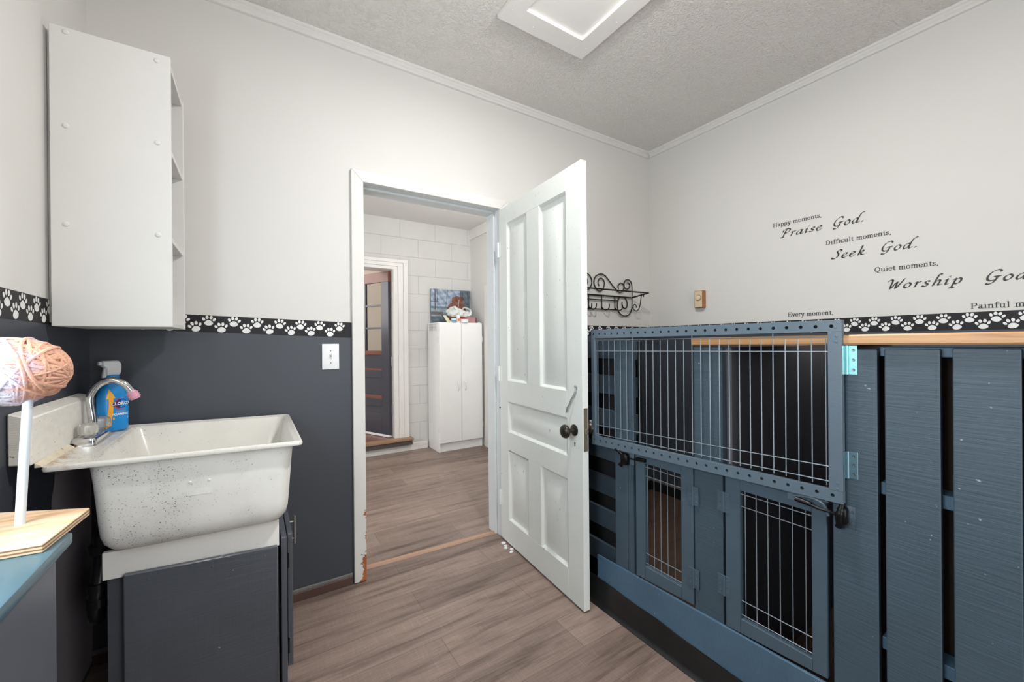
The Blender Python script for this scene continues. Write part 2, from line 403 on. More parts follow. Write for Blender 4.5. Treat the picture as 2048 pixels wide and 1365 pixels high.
def two_tone(mb, a, b, face_axis, face_sign, zsplit=1.258):
    """a wall slab, charcoal below zsplit on the room face, white elsewhere"""
    for z0, z1 in ((a[2], min(zsplit, b[2])), (max(zsplit, a[2]), b[2])):
        if z1-z0 < 1e-4: continue
        x0, y0 = a[0], a[1]; x1, y1 = b[0], b[1]
        vs = [(x0,y0,z0),(x1,y0,z0),(x1,y1,z0),(x0,y1,z0),(x0,y0,z1),(x1,y0,z1),(x1,y1,z1),(x0,y1,z1)]
        qs = [((3,2,1,0),(2,-1)),((4,5,6,7),(2,1)),((0,1,5,4),(1,-1)),((1,2,6,5),(0,1)),((2,3,7,6),(1,1)),((3,0,4,7),(0,-1))]
        for q, (ax, sg) in qs:
            mb.add([vs[i] for i in q], [(0, 1, 2, 3)], 1 if (ax == face_axis and sg == face_sign and z1 <= zsplit+1e-6) else 0)
wb = MB()
two_tone(wb, (XL-0.14, YB, 0), (DX0-0.02, YB+WT, ZC), 1, -1)
two_tone(wb, (DX1+0.02, YB, 0), (XR+0.14, YB+WT, ZC), 1, -1)
wb.box((DX0-0.02, YB, DZ+0.02), (DX1+0.02, YB+WT, ZC))
struct('wall_back', wb, [WALL, WAINS], 'white wall with charcoal lower half around the open doorway', 'wall', smooth=0)
wr = MB(); two_tone(wr, (XR, YR-0.14, 0), (XR+0.14, YB, ZC), 0, -1)
struct('wall_right', wr, [WALL, WAINS], 'white wall carrying the lettering above the kennel', 'wall', smooth=0)
WY0, WY1, WZ0, WZ1 = 0.10, 0.875, 1.04, 1.76     # window in the left wall
wl = MB()
two_tone(wl, (XL-0.14, YR, 0), (XL, WY0, ZC), 0, 1, 1.270)
two_tone(wl, (XL-0.14, WY1, 0), (XL, YB, ZC), 0, 1, 1.270)
two_tone(wl, (XL-0.14, WY0, 0), (XL, WY1, WZ0), 0, 1, 1.270)
wl.box((XL-0.14, WY0, WZ1), (XL, WY1, ZC))
random.seed(21)
edge = [(1.775+0.012*math.sin(z*9)+0.010*math.sin(z*23+1)+random.uniform(-0.004, 0.004), z) for z in [0.02+0.042*i for i in range(21)]]
for (ya, za), (yb, zb) in zip(edge, edge[1:]):
    wl.add([(XL+0.0008, ya, za), (XL+0.0008, YB-0.001, za), (XL+0.0008, YB-0.001, zb), (XL+0.0008, yb, zb)], [(0, 1, 2, 3)], 2)
struct('wall_left', wl, [WALL, WAINS, paint('bare_wall_mauve_grey', L(158, 150, 156), 0.7, 0.06, 5)], 'white and charcoal wall behind the sink and the wall cabinet', 'wall', smooth=0)
wf = MB()
RX0, RX1, RZ1 = 0.45, 1.45, 2.06
two_tone(wf, (XL-0.14, YR-0.14, 0), (RX0, YR, ZC), 1, 1); two_tone(wf, (RX1, YR-0.14, 0), (XR, YR, ZC), 1, 1)
wf.box((RX0, YR-0.14, RZ1), (RX1, YR, ZC)); two_tone(wf, (RX0, YR-0.14, 0), (RX1, YR, 0.26), 1, 1)
struct('wall_front', wf, [WALL, WAINS], 'white and charcoal wall behind the viewer', 'wall', smooth=0)
def window(nm, label, a, b, axis):
    m = MB(); t = 0.045
    if axis == 'x':
        x0, x1 = a[0], b[0]
        for (y0, y1, z0, z1) in ((a[1], b[1], a[2], a[2]+t), (a[1], b[1], b[2]-t, b[2]), (a[1], a[1]+t, a[2]+t, b[2]-t), (b[1]-t, b[1], a[2]+t, b[2]-t)):
            m.box((x0, y0, z0), (x1, y1, z1), 0.004)
    else:
        y0, y1 = a[1], b[1]
        for (x0, x1, z0, z1) in ((a[0], b[0], a[2], a[2]+t), (a[0], b[0], b[2]-t, b[2]), (a[0], a[0]+t, a[2]+t, b[2]-t), (b[0]-t, b[0], a[2]+t, b[2]-t)):
            m.box((x0, y0, z0), (x1, y1, z1), 0.004)
    struct(nm, m, TRIMW, label, 'window')
window('window_1', 'white window frame in the left wall', (XL-0.125, WY0, WZ0), (XL-0.07, WY1, WZ1), 'x')
window('fill_opening', 'white frame of the added fill-light opening behind the viewer', (RX0, YR-0.12, 0.26), (RX1, YR-0.05, RZ1), 'y')  # unseen opening added behind the camera for the fill light

# crown moulding
def crown(nm, p0, p1, inw, label):
    prof = [(0.0, ZC), (0.024, ZC), (0.024, ZC-0.012), (0.017, ZC-0.016), (0.019, ZC-0.026), (0.012, ZC-0.033), (0.013, ZC-0.045), (0.0, ZC-0.047)]
    m = MB(); i = Vector((inw[0], inw[1], 0)); a = Vector(p0); b = Vector(p1)
    m.loft([[a + i*u + Vector((0, 0, z)) for u, z in prof], [b + i*u + Vector((0, 0, z)) for u, z in prof]])
    struct(nm, m, TRIMW, label, 'crown moulding')
crown('trim_1', (XL, YB, 0), (XR, YB, 0), (0, -1), 'thin white crown moulding above the doorway wall')
crown('trim_2', (XR, YB-0.024, 0), (XR, YR, 0), (-1, 0), 'thin white crown moulding above the lettered wall')

# baseboard on the back wall, between the sink and the doorway
bb = MB(); bb.box((XL, YB-0.012, 0), (DX0-0.064, YB, 0.040), 0.002); 
bo = struct('baseboard_back', bb, BROWN, 'brown baseboard under the charcoal wall by the doorway', 'baseboard')
m = MB(); m.box((XL, YB-0.010, 0.040), (DX0-0.064, YB, 0.055), 0.002); lbl(struct('top_bead', m, GREYB, parent=bo), 'grey painted bead')
m = MB(); m.box((DX1+0.06, YB-0.012, 0), (XR, YB, 0.075), 0.003); m.box((XR-0.012, YR, 0), (XR, YB-0.012, 0.075), 0.003)
bo = struct('baseboard_right', m, COVE, 'black baseboard in the corner inside the kennel', 'baseboard')
m = MB(); m.box((DX1+0.06, YB-0.014, 0.075), (XR-0.014, YB, 0.095), 0.003); m.box((XR-0.014, 0.80, 0.075), (XR, YB, 0.095), 0.003)
lbl(struct('top_bead', m, GREYB, parent=bo), 'grey painted bead')

# door casing, jamb, threshold
CW = 0.058
c1 = MB(); c1.prism([(DX0-CW, YB-0.02, 0.004), (DX0, YB-0.02, 0.004), (DX0, YB-0.02, DZ), (DX0-CW, YB-0.02, DZ+CW)], (0, 0.02, 0), bev=0.002)
struct('trim_3', c1, CASING, 'white left door casing with bare orange wood at its foot', 'door casing')
c2 = MB(); c2.prism([(DX0-CW, YB-0.02, DZ+CW), (DX0, YB-0.02, DZ), (DX1, YB-0.02, DZ), (DX1+CW, YB-0.02, DZ+CW)], (0, 0.02, 0), bev=0.002)
struct('trim_4', c2, TRIMW, 'white head casing over the open doorway', 'door casing')
c3 = MB(); c3.prism([(DX1, YB-0.02, 0.004), (DX1+CW, YB-0.02, 0.004), (DX1+CW, YB-0.02, DZ+CW), (DX1, YB-0.02, DZ)], (0, 0.02, 0), bev=0.002)
struct('trim_5', c3, TRIMW, 'white right door casing behind the open door', 'door casing')
jm = MB()
jm.box((DX0-0.02, YB, 0), (DX0, YB+WT, DZ+0.02), 0.001); jm.box((DX1, YB, 0), (DX1+0.02, YB+WT, DZ+0.02), 0.001); jm.box((DX0, YB, DZ), (DX1, YB+WT, DZ+0.02), 0.001)
jm.box((DX0, YB+0.045, DZ-0.012), (DX1, YB+WT-0.01, DZ), 0.001); jm.box((DX1-0.012, YB+0.045, 0), (DX1, YB+WT-0.01, DZ-0.012), 0.001); jm.box((DX0, YB+0.045, 0), (DX0+0.012, YB+WT-0.01, DZ-0.012), 0.001)
struct('trim_6', jm, paint('jamb_paint_pale_blue', L(209, 213, 214), 0.45, 0.03, 4, 0.1, 60), 'pale blue-white door jamb and stop', 'door jamb')
m = MB(); m.hexa([(DX0, 2.205, 0), (DX1, 2.168, 0), (DX1, 2.204, 0), (DX0, 2.241, 0), (DX0, 2.211, 0.008), (DX1, 2.174, 0.008), (DX1, 2.198, 0.008), (DX0, 2.235, 0.008)])
struct('trim_7', m, THRESH, 'thin tan wood threshold strip across the doorway floor', 'threshold')

# ------------------------------------------------------------------ open panel door
def door_leaf():
    ang = math.atan2(-0.9977, -0.0678); W, T, B, H = 0.797, 0.032, 0.010, 1.990
    root_mb = MB()
    us = [0.014, 0.108, 0.333, 0.457, 0.683, W]
    panels = [(0.108, 0.333, 0.965, 1.890), (0.457, 0.683, 0.965, 1.887), (0.110, 0.683, 0.665, 0.842), (0.110, 0.333, 0.149, 0.556), (0.456, 0.683, 0.147, 0.560)]
    # stiles and rails
    def bx(u0, u1, z0, z1): root_mb.box((u0, 0, z0), (u1, T, z1), 0.0012)
    bx(0.014, 0.109, B, H); bx(0.683, W, B, H)
    bx(0.109, 0.683, 1.888, H); bx(0.109, 0.683, 0.842, 0.965); bx(0.109, 0.683, 0.558, 0.665); bx(0.109, 0.683, B, 0.148)
    bx(0.333, 0.457, 0.965, 1.888); bx(0.333, 0.456, 0.148, 0.558)
    for u0, u1, z0, z1 in panels:
        for sgn in (0, 1):
            def P(i, d):
                y = d if sgn == 0 else T-d
                return [(u0+i, y, z0+i), (u1-i, y, z0+i), (u1-i, y, z1-i), (u0+i, y, z1-i)]
            rings = [P(0, 0.0), P(0.004, 0.003), P(0.012, 0.0125), P(0.017, 0.0140), P(0.032, 0.0140), P(0.050, 0.0075)]
            vs = [p for r in rings for p in r]; fs = []
            for i in range(len(rings)-1):
                for k in range(4):
                    q = (i*4+k, i*4+(k+1) % 4, (i+1)*4+(k+1) % 4, (i+1)*4+k); fs.append(q if sgn == 0 else q[::-1])
            q = tuple((len(rings)-1)*4+k for k in range(4)); fs.append(q if sgn == 0 else q[::-1])
            root_mb.add(vs, fs)
    d = build('door_1', root_mb, DOORW, local=True, smooth=20)
    d.location = (1.265, 2.110, 0); d.rotation_euler = (0, 0, ang); d['kind'] = 'structure'
    d['label'] = 'open white five-panel door with worn paint and bronze knob'; d['category'] = 'door'
    def part(nm, mb, mat, sm=35, par=d):
        o = build(nm, mb, mat, local=True, smooth=sm); o.parent = par; return o
    k = MB(); k.lathe([(0.004, 0.0), (0.026, 0.0), (0.026, 0.003), (0.020, 0.006), (0.011, 0.009), (0.010, 0.030), (0.015, 0.034), (0.027, 0.042), (0.031, 0.052), (0.027, 0.062), (0.014, 0.068), (0.002, 0.069)], (0.738, 0.0, 0.795), (0, -1, 0), 24)
    lbl(part('door_knob', k, BRASSDK, 50), 'dark bronze knob')
    k = MB(); k.lathe([(0.004, 0.0), (0.026, 0.0), (0.026, 0.003), (0.011, 0.009), (0.010, 0.030), (0.027, 0.042), (0.030, 0.052), (0.014, 0.066), (0.002, 0.067)], (0.738, T, 0.795), (0, 1, 0), 20)
    lbl(part('door_knob', k, BRASSDK, 50), 'dark bronze knob')
    k = MB()
    k.cyl((0.741, 0.0005, 0.737), (0.741, -0.0012, 0.737), 0.0042, 10); k.box((0.7388, -0.0012, 0.722), (0.7432, 0.0005, 0.735))
    part('keyhole', k, DARKHOLE)
    lt = MB(); pts = [(0.755, -0.004, 1.000), (0.755, -0.005, 0.972), (0.751, -0.010, 0.955), (0.739, -0.016, 0.935), (0.727, -0.014, 0.915), (0.714, -0.020, 0.893), (0.702, -0.016, 0.870)]
    lt.tube(pts, 0.0062, 8, flat=0.35); lt.cyl((0.755, 0.0, 0.992), (0.755, -0.009, 0.992), 0.006, 10)
    lbl(part('door_latch', lt, LATCHG, 40), 'wavy grey metal latch lever')
    mp = MB(); mp.box((W-0.001, 0.005, 0.71), (W+0.0015, T-0.005, 0.90), 0.0005); mp.box((W, 0.009, 0.785), (W+0.010, T-0.009, 0.81), 0.002)
    lbl(part('lock_plate', mp, plain('old_brass', L(150, 140, 120), 0.4, 0.7)), 'tarnished lock faceplate with bolt')
    for z in (0.25, 1.0, 1.75):
        h = MB(); h.cyl((0.008, -0.004, z-0.045), (0.008, -0.004, z+0.045), 0.006, 10); h.box((0.008, -0.0015, z-0.045), (0.030, 0.0, z+0.045))
        part('door_hinge', h, DOORW)
    m = MB(); m.cyl((0.012, -0.006, 0.795), (0.012, 0.0, 0.795), 0.004, 8); part('screw', m, BRASSDK)
    return d
door_leaf()
# flakes of paint on the floor beside the hinge side of the door
for i, (x, y) in enumerate(((1.235, 2.005), (1.247, 1.955), (1.222, 1.985), (1.228, 1.93), (1.243, 2.04))):
    m = MB(); r = 0.010+0.006*random.random()
    m.prism([(x+r*math.cos(a)*(0.7+0.5*random.random()), y+r*math.sin(a)*(0.6+0.5*random.random()), 0.0004) for a in [k*math.pi/3.5 for k in range(7)]], (0, 0, 0.0022))
    tag(build('paint_flake', m, PLASTW, smooth=0), 'white flake of fallen paint on the floor under the hinge side of the door', 'debris', 'paint flakes by the door')

# ------------------------------------------------------------------ paw border
def paw(mb, o, ux, uz, nrm, s, rot, mi=1):
    c, sn = math.cos(rot), math.sin(rot)
    def ell(cx, cz, rx, rz, a, n=14, squash=0.0):
        ps = []
        for k in range(n):
            t = 2*math.pi*k/n; x = rx*math.cos(t); z = rz*math.sin(t)
            if squash and z > 0: x *= (1-squash*z/rz)
            X = cx + x*math.cos(a) - z*math.sin(a); Z = cz + x*math.sin(a) + z*math.cos(a)
            X, Z = X*c - Z*sn, X*sn + Z*c
            ps.append(o + ux*X*s + uz*Z*s + nrm*0.0012)
        mb.add(ps, [tuple(range(n))], mi)
    ell(0, -0.22, 0.36, 0.28, 0, squash=0.35)
    ell(-0.42, 0.12, 0.115, 0.17, 0.5); ell(-0.16, 0.32, 0.125, 0.185, 0.15); ell(0.16, 0.32, 0.125, 0.185, -0.15); ell(0.42, 0.12, 0.115, 0.17, -0.5)
def border(nm, label, a, b, ha0, ha1, hb0, hb1, nrm, pitch=0.085, first=0.02):
    """band from a to b (xy points) with bottom/top heights at each end"""
    mb = MB(); A = Vector((a[0], a[1], 0)); B_ = Vector((b[0], b[1], 0)); n = Vector((nrm[0], nrm[1], 0))
    Ln = (B_-A).length; u = (B_-A)/Ln; Z = Vector((0, 0, 1))
    q = [A+Z*ha0, B_+Z*hb0, B_+Z*hb1, A+Z*ha1]
    mb.prism([p + n*0.0002 for p in q], n*0.0008)
    x = first; k = 0
    while x < Ln-0.015:
        t = x/Ln; z0 = ha0+(hb0-ha0)*t; z1 = ha1+(hb1-ha1)*t
        zc = z0 + (z1-z0)*(0.69 if k % 2 == 0 else 0.31)
        paw(mb, A + u*x + Z*zc + n*0.0004, u, Z, n, 0.0425, (0.16 if k % 2 else -0.14)+random.uniform(-0.15, 0.15))
        if k % 5 == 3:
            p = A + u*(x+0.036) + Z*(z0+(z1-z0)*(0.8 if k % 2 else 0.25)) + n*0.0014
            mb.add([p, p+u*0.008+Z*0.004, p+u*0.0076+Z*0.0055, p-u*0.0004+Z*0.0012], [(0, 1, 2, 3)], 1)
        x += pitch/2*random.uniform(0.93, 1.07); k += 1
    # every face towards the room
    fs = []
    for f in mb.f:
        a_, b_, c_ = (mb.v[i] for i in f[:3]); fs.append(f)
    mb.f = fs
    struct(nm, mb, [BLACKB, PAWW], label, 'wallpaper border', smooth=0)
border('trim_8', 'black paw print wallpaper border between the wall cabinet and the doorway', (XL+0.002, YB), (DX0-CW, YB), 1.262, 1.330, 1.221, 1.297, (0, -1))
border('trim_9', 'black paw print wallpaper border on the left wall beside the cabinet', (XL, 1.25), (XL, YB-0.002), 1.268, 1.344, 1.258, 1.330, (1, 0), first=0.012)
border('trim_10', 'black paw print wallpaper border behind the door and coat rack', (DX1+CW, YB), (XR-0.002, YB), 1.236, 1.310, 1.226, 1.298, (0, -1), first=0.03)
border('trim_11', 'black paw print wallpaper border along the wall under the lettering', (XR, YB-0.002), (XR, YR), 1.226, 1.300, 1.233, 1.318, (-1, 0), pitch=0.080, first=0.03)

# ------------------------------------------------------------------ ceiling hatch
HX0, HX1, HY1, HY0 = 0.951, 1.463, 1.572, 0.93
h = thing('attic_hatch', 'white framed attic hatch panel on the textured ceiling', 'hatch', (1.207, 1.25, ZC-0.021))
zf = ZC-0.021; fw = 0.090
for nm, poly in (('frame_board', [(HX0, HY0, zf), (HX0+fw, HY0, zf), (HX0+fw, HY1, zf), (HX0, HY1, zf)]),
                 ('frame_board', [(HX1-fw, HY0, zf), (HX1, HY0, zf), (HX1, HY1, zf), (HX1-fw, HY1, zf)]),
                 ('frame_board', [(HX0+fw, HY1-fw-0.012, zf), (HX1-fw, HY1-fw-0.012, zf), (HX1-fw, HY1, zf), (HX0+fw, HY1, zf)]),
                 ('frame_board', [(HX0+fw, HY0, zf), (HX1-fw, HY0, zf), (HX1-fw, HY0+fw, zf), (HX0+fw, HY0+fw, zf)])):
    m = MB(); m.prism(poly, (0, 0, 0.0205), bev=0.0008); build(nm, m, HATCHW, h)
m = MB(); m.box((HX0+fw-0.004, HY0+fw-0.004, ZC-0.003), (HX1-fw+0.004, HY1-fw-0.008, ZC-0.0003)); build('hatch_panel', m, HATCHW, h)
for x, y in ((0.985, 1.50), (1.12, 1.53), (1.33, 1.53), (1.425, 1.50), (1.43, 1.30), (0.985, 1.25)):
    m = MB(); m.lathe([(0.001, 0), (0.004, 0.0003), (0.003, 0.0014), (0.0005, 0.0018)], (x, y, zf), (0, 0, -1), 8); build('nail_head', m, HATCHW, h)

# ceiling lamp, just above the frame of view; the passage one is added
for (x, y, zc, lab) in ((0.95, 0.82, ZC, 'white lamp holder on the ceiling of the near room'), (1.75, 2.85, PZ, 'white lamp holder added unseen on the passage ceiling')):
    lp = thing('ceiling_lamp', lab, 'lamp', (x, y, zc))
    m = MB(); m.lathe([(0.055, 0), (0.055, 0.02), (0.03, 0.03), (0.022, 0.04), (0.022, 0.055), (0.028, 0.065), (0.024, 0.075)], (x, y, zc-0.0005), (0, 0, -1), 20); build('lamp_holder', m, PLASTW, lp)

# ------------------------------------------------------------------ wall cabinet over the sink
CX0, CX1, CY0, CY1, CZ0, CZ1 = -0.497, -0.221, 1.734, 2.045, 1.255, 2.150
wc = thing('wall_cabinet', 'white open-sided wall cabinet hung above the sink', 'cabinet', (-0.36, 1.89, CZ0))
m = MB(); m.box((CX0, CY0, CZ0), (CX1, CY0+0.016, CZ1), 0.0015); build('side_panel', m, CABW, wc)
m = MB(); m.box((CX0, CY1-0.016, CZ0), (CX1, CY1, CZ1), 0.0015); build('side_panel', m, CABW, wc)
for z in (CZ0, 1.543, 1.841, CZ1-0.020):
    m = MB(); m.box((CX0, CY0+0.016, z), (CX1-0.004, CY1-0.016, z+0.016), 0.001); build('shelf' if CZ0 < z < 2.1 else 'end_panel', m, CABW, wc)
m = MB(); m.box((XL+0.001, CY0+0.03, CZ0+0.012), (CX0, CY1-0.01, CZ1-0.004)); build('back_panel', m, CABW, wc)
for x, z in ((-0.462, 2.136), (-0.254, 2.126), (-0.464, 1.855), (-0.255, 1.858), (-0.465, 1.560), (-0.255, 1.556)):
    m = MB(); m.lathe([(0.008, 0), (0.0078, 0.0012), (0.005, 0.0026), (0.001, 0.003)], (x, CY0, z), (0, -1, 0), 14); build('screw_cap', m, CABW, wc, smooth=60)

# ------------------------------------------------------------------ light switch and dial
sw = thing('light_switch', 'white toggle light switch plate on the charcoal wall', 'switch', (0.319, YB, 1.07))
m = MB(); m.box((0.281, YB-0.006, 1.069), (0.357, YB, 1.192), 0.004, seg=2); build('plate', m, PLASTW, sw)
m = MB(); m.box((0.314, YB-0.0068, 1.118), (0.324, YB-0.0055, 1.143)); m.hexa([(0.3155, YB-0.006, 1.128), (0.3225, YB-0.006, 1.128), (0.3225, YB-0.006, 1.138), (0.3155, YB-0.006, 1.138), (0.3160, YB-0.016, 1.137), (0.3220, YB-0.016, 1.137), (0.3220, YB-0.015, 1.145), (0.3160, YB-0.015, 1.145)]); build('toggle', m, paint('toggle_grey_white', L(205, 205, 206), 0.35), sw)
for z in (1.158, 1.100):
    m = MB(); m.lathe([(0.001, 0), (0.0032, 0.0), (0.0028, 0.0012), (0.0005, 0.0016)], (0.319, YB-0.006, z), (0, -1, 0), 10); build('screw', m, SCREW, sw)
dl = thing('wall_dial', 'small beige dial switch in a brown wooden box on the right wall', 'dial switch', (XR, 1.685, 1.42))
m = MB(); m.box((XR-0.040, 1.640, 1.420), (XR, 1.703, 1.540), 0.002); build('box', m, paint('dial_box_wood', L(160, 104, 62), 0.45, 0.1, 14, 0.1, 50), dl)
m = MB(); m.box((XR-0.0415, 1.645, 1.424), (XR-0.0395, 1.699, 1.537), 0.001); build('face_plate', m, plain('dial_beige', L(216, 196, 166), 0.4), dl)
m = MB(); m.lathe([(0.018, 0), (0.018, 0.003), (0.0155, 0.010), (0.013, 0.011), (0.001, 0.0108)], (XR-0.0412, 1.671, 1.489), (-1, 0, 0), 24); build('knob', m, plain('dial_knob_beige', L(222, 204, 176), 0.35), dl)
m = MB(); m.lathe([(0.0215, 0), (0.0215, 0.0012), (0.018, 0.0014)], (XR-0.0413, 1.671, 1.489), (-1, 0, 0), 24); build('dial_ring', m, plain('dial_ring_brown', L(140, 100, 66), 0.4), dl)

# ------------------------------------------------------------------ lettering on the right wall
SCRIPT = {
 'P': (1.35, [[(.55,1.75),(.42,1.0),(.3,.1),(.18,-.02)], [(.02,1.25),(.05,1.6),(.3,1.85),(.75,1.95),(1.15,1.75),(1.2,1.35),(.9,1.0),(.45,.92)], [(-.05,-.03),(.45,-.03)]]),
 'r': (.85, [[(.05,.8),(.25,1.0),(.27,.6),(.2,0)], [(.27,.55),(.45,.9),(.75,.98)]]),
 'a': (1.2, [[(.82,.88),(.5,1.0),(.12,.65),(.08,.2),(.32,.0),(.62,.3),(.82,.88)], [(.88,1.0),(.8,.35),(.82,.05),(1.0,.03),(1.15,.2)]]),
 'i': (.6, [[(.05,.8),(.25,1.0),(.2,.3),(.28,.02),(.5,.15)], [(.34,1.42),(.40,1.50)]]),
 's': (.85, [[(.72,.85),(.5,1.0),(.22,.85),(.32,.58),(.58,.38),(.5,.08),(.2,0),(0,.14)]]),
 'e': (.95, [[(.1,.48),(.5,.55),(.75,.8),(.52,1.0),(.17,.72),(.1,.3),(.3,.0),(.6,.04),(.85,.28)]]),
 'G': (1.65, [[(1.35,1.62),(1.28,1.85),(.95,1.95),(.5,1.7),(.17,1.05),(.22,.4),(.6,.12),(1.05,.3),(1.2,.82)], [(.85,.84),(1.5,.86)], [(1.2,.82),(1.08,.1),(.8,-.38),(.35,-.42),(.3,-.25)]]),
 'o': (1.05, [[(.55,1),(.17,.72),(.1,.28),(.38,0),(.75,.25),(.85,.68),(.55,1)]]),
 'd': (1.25, [[(.82,.88),(.5,1.0),(.12,.65),(.08,.2),(.32,.0),(.62,.3),(.82,.88)], [(1.55,2.0),(1.15,1.9),(.92,1.3),(.8,.35),(.84,.04),(1.02,.05),(1.15,.2)]]),
 '.': (.55, [[(.14,.06),(.26,.12)],[(.14,.12),(.26,.06)]]),
 'S': (1.2, [[(1.12,1.5),(1.05,1.82),(.75,1.9),(.48,1.65),(.55,1.3),(.82,.9),(.75,.35),(.4,.02),(.0,.05),(-.08,.3)]]),
 'k': (1.05, [[(.2,1.85),(.4,1.98),(.33,1.2),(.2,0)], [(.25,.5),(.55,.92),(.8,.95),(.75,.66),(.35,.5)], [(.45,.52),(.72,.08),(1,.1)]]),
 'W': (1.85, [[(-.1,1.55),(.12,1.85),(.42,1.7),(.42,.9),(.48,.05),(1.05,1.35),(1.12,.05),(1.55,1.0),(1.85,1.85)]]),
 'h': (1.15, [[(.75,2.0),(.5,2.1),(.36,1.5),(.2,0)], [(.25,.5),(.6,.98),(.85,.82),(.75,.25),(.85,.02),(1.08,.15)]]),
 'p': (1.15, [[(.12,.8),(.33,1.0),(.3,.4),(.2,-.65)], [(-.05,-.67),(.5,-.67)], [(.33,.65),(.65,1.0),(.95,.8),(.88,.25),(.58,0),(.28,.15)]]),
 ' ': (.9, []),
}
def ST(x, y0, y1, top=True, bot=True):       # serif stem
    r = [[(x, y0), (x, y1)]]
    if bot: r.append([(x-.17, y0), (x+.17, y0)])
    if top: r.append([(x-.2, y1), (x, y1)])
    return r
SERIF = {
 'H': (1.65, ST(.3,0,1.5)+ST(1.3,0,1.5)+[[(.3,.78),(1.3,.78)],[(.3,1.5),(.5,1.5)],[(1.3,1.5),(1.5,1.5)]]),
 'a': (1.0, [[(.2,.8),(.3,.98),(.55,.98),(.68,.75),(.68,.15),(.82,0),(.95,.08)],[(.68,.6),(.35,.5),(.15,.25),(.3,.0),(.55,.08),(.68,.25)]]),
 'p': (1.12, ST(.25,-.5,1.0)+[[(.25,.75),(.55,1.0),(.85,.85),(.95,.5),(.85,.12),(.55,0),(.25,.15)]]),
 'y': (1.05, [[(.15,.98),(.52,.05)],[(.88,.98),(.45,-.35),(.2,-.5),(.1,-.4)],[(0,1),(.35,1)],[(.7,1),(1.02,1)]]),
 'm': (1.75, ST(.25,0,1)+ST(.85,0,.7,False)+ST(1.45,0,.7,False)+[[(.25,.75),(.55,1),(.8,.95),(.85,.7)],[(.85,.75),(1.15,1),(1.4,.95),(1.45,.7)]]),
 'n': (1.2, ST(.25,0,1)+ST(.88,0,.7,False)+[[(.25,.75),(.55,1),(.82,.95),(.88,.7)]]),
 'o': (1.08, [[(.52,1),(.2,.85),(.1,.5),(.2,.15),(.52,0),(.84,.15),(.94,.5),(.84,.85),(.52,1)]]),
 'e': (1.0, [[(.12,.56),(.86,.56),(.8,.85),(.52,1),(.2,.85),(.1,.5),(.22,.12),(.55,0),(.88,.22)]]),
 't': (.68, [[(.3,1.3),(.3,.2),(.42,.02),(.65,.12)],[(.05,.98),(.6,.98)]]),
 's': (.82, [[(.62,.75),(.58,.95),(.35,1),(.14,.82),(.25,.58),(.55,.42),(.65,.2),(.45,0),(.2,.02),(.1,.28)]]),
 ',': (.55, [[(.22,.08),(.27,.0),(.14,-.25)]]),
 'D': (1.6, ST(.3,0,1.5)+[[(.3,1.5),(.8,1.5),(1.25,1.2),(1.35,.75),(1.25,.3),(.8,0),(.3,0)]]),
 'i': (.58, ST(.28,0,1)+[[(.26,1.42),(.30,1.42)]]),
 'f': (.7, ST(.28,0,1.2,False)+[[(.28,1.2),(.4,1.52),(.65,1.52),(.72,1.4)],[(.02,.98),(.6,.98)]]),
 'c': (.95, [[(.82,.78),(.7,.98),(.45,1),(.15,.8),(.1,.45),(.25,.1),(.55,0),(.85,.22)]]),
 'u': (1.2, [[(.22,1),(.22,.25),(.4,.0),(.65,.05),(.88,.28)],[(.88,1),(.88,.0),(1.08,.0)],[(.02,1),(.22,1)],[(.68,1),(.88,1)]]),
 'l': (.58, ST(.28,0,1.55)),
 'Q': (1.65, [[(.8,1.52),(.35,1.3),(.12,.75),(.35,.2),(.8,0),(1.25,.2),(1.45,.75),(1.25,1.3),(.8,1.52)],[(.75,.0),(1.0,-.3),(1.5,-.4)]]),
 'E': (1.4, ST(.3,0,1.5)+[[(.3,1.5),(1.15,1.5),(1.2,1.2)],[(.3,.78),(.85,.78)],[(.85,.95),(.85,.6)],[(.3,0),(1.15,0),(1.28,.35)]]),
 'v': (1.05, [[(.15,.98),(.52,.02)],[(.88,.98),(.56,.05)],[(0,1),(.35,1)],[(.72,1),(1.02,1)]]),
 'r': (.82, ST(.25,0,1)+[[(.25,.7),(.45,.98),(.62,1.0),(.72,.88)]]),
 'P': (1.3, ST(.3,0,1.5)+[[(.3,1.5),(.85,1.5),(1.12,1.3),(1.12,1.0),(.85,.75),(.3,.75)]]),
 ' ': (.6, []),
}
def smoothpts(p, n=6):
    if len(p) < 3: return p
    q = [p[0]]+list(p)+[p[-1]]; out = []
    for i in range(1, len(q)-2):
        for k in range(n):
            t = k/n; r = []
            for d in (0, 1):
                a, b, c, e = q[i-1][d], q[i][d], q[i+1][d], q[i+2][d]
                r.append(0.5*(2*b+(c-a)*t+(2*a-5*b+4*c-e)*t*t+(3*b-a-3*c+e)*t**3))
            out.append(tuple(r))
    out.append(p[-1]); return out
def hull(pts):
    pts = sorted(set((round(a, 6), round(b, 6)) for a, b in pts))
    def half(ps):
        o = []
        for p in ps:
            while len(o) > 1 and (o[-1][0]-o[-2][0])*(p[1]-o[-2][1])-(o[-1][1]-o[-2][1])*(p[0]-o[-2][0]) <= 0: o.pop()
            o.append(p)
        return o
    a = half(pts); b = half(pts[::-1]); return a[:-1]+b[:-1]
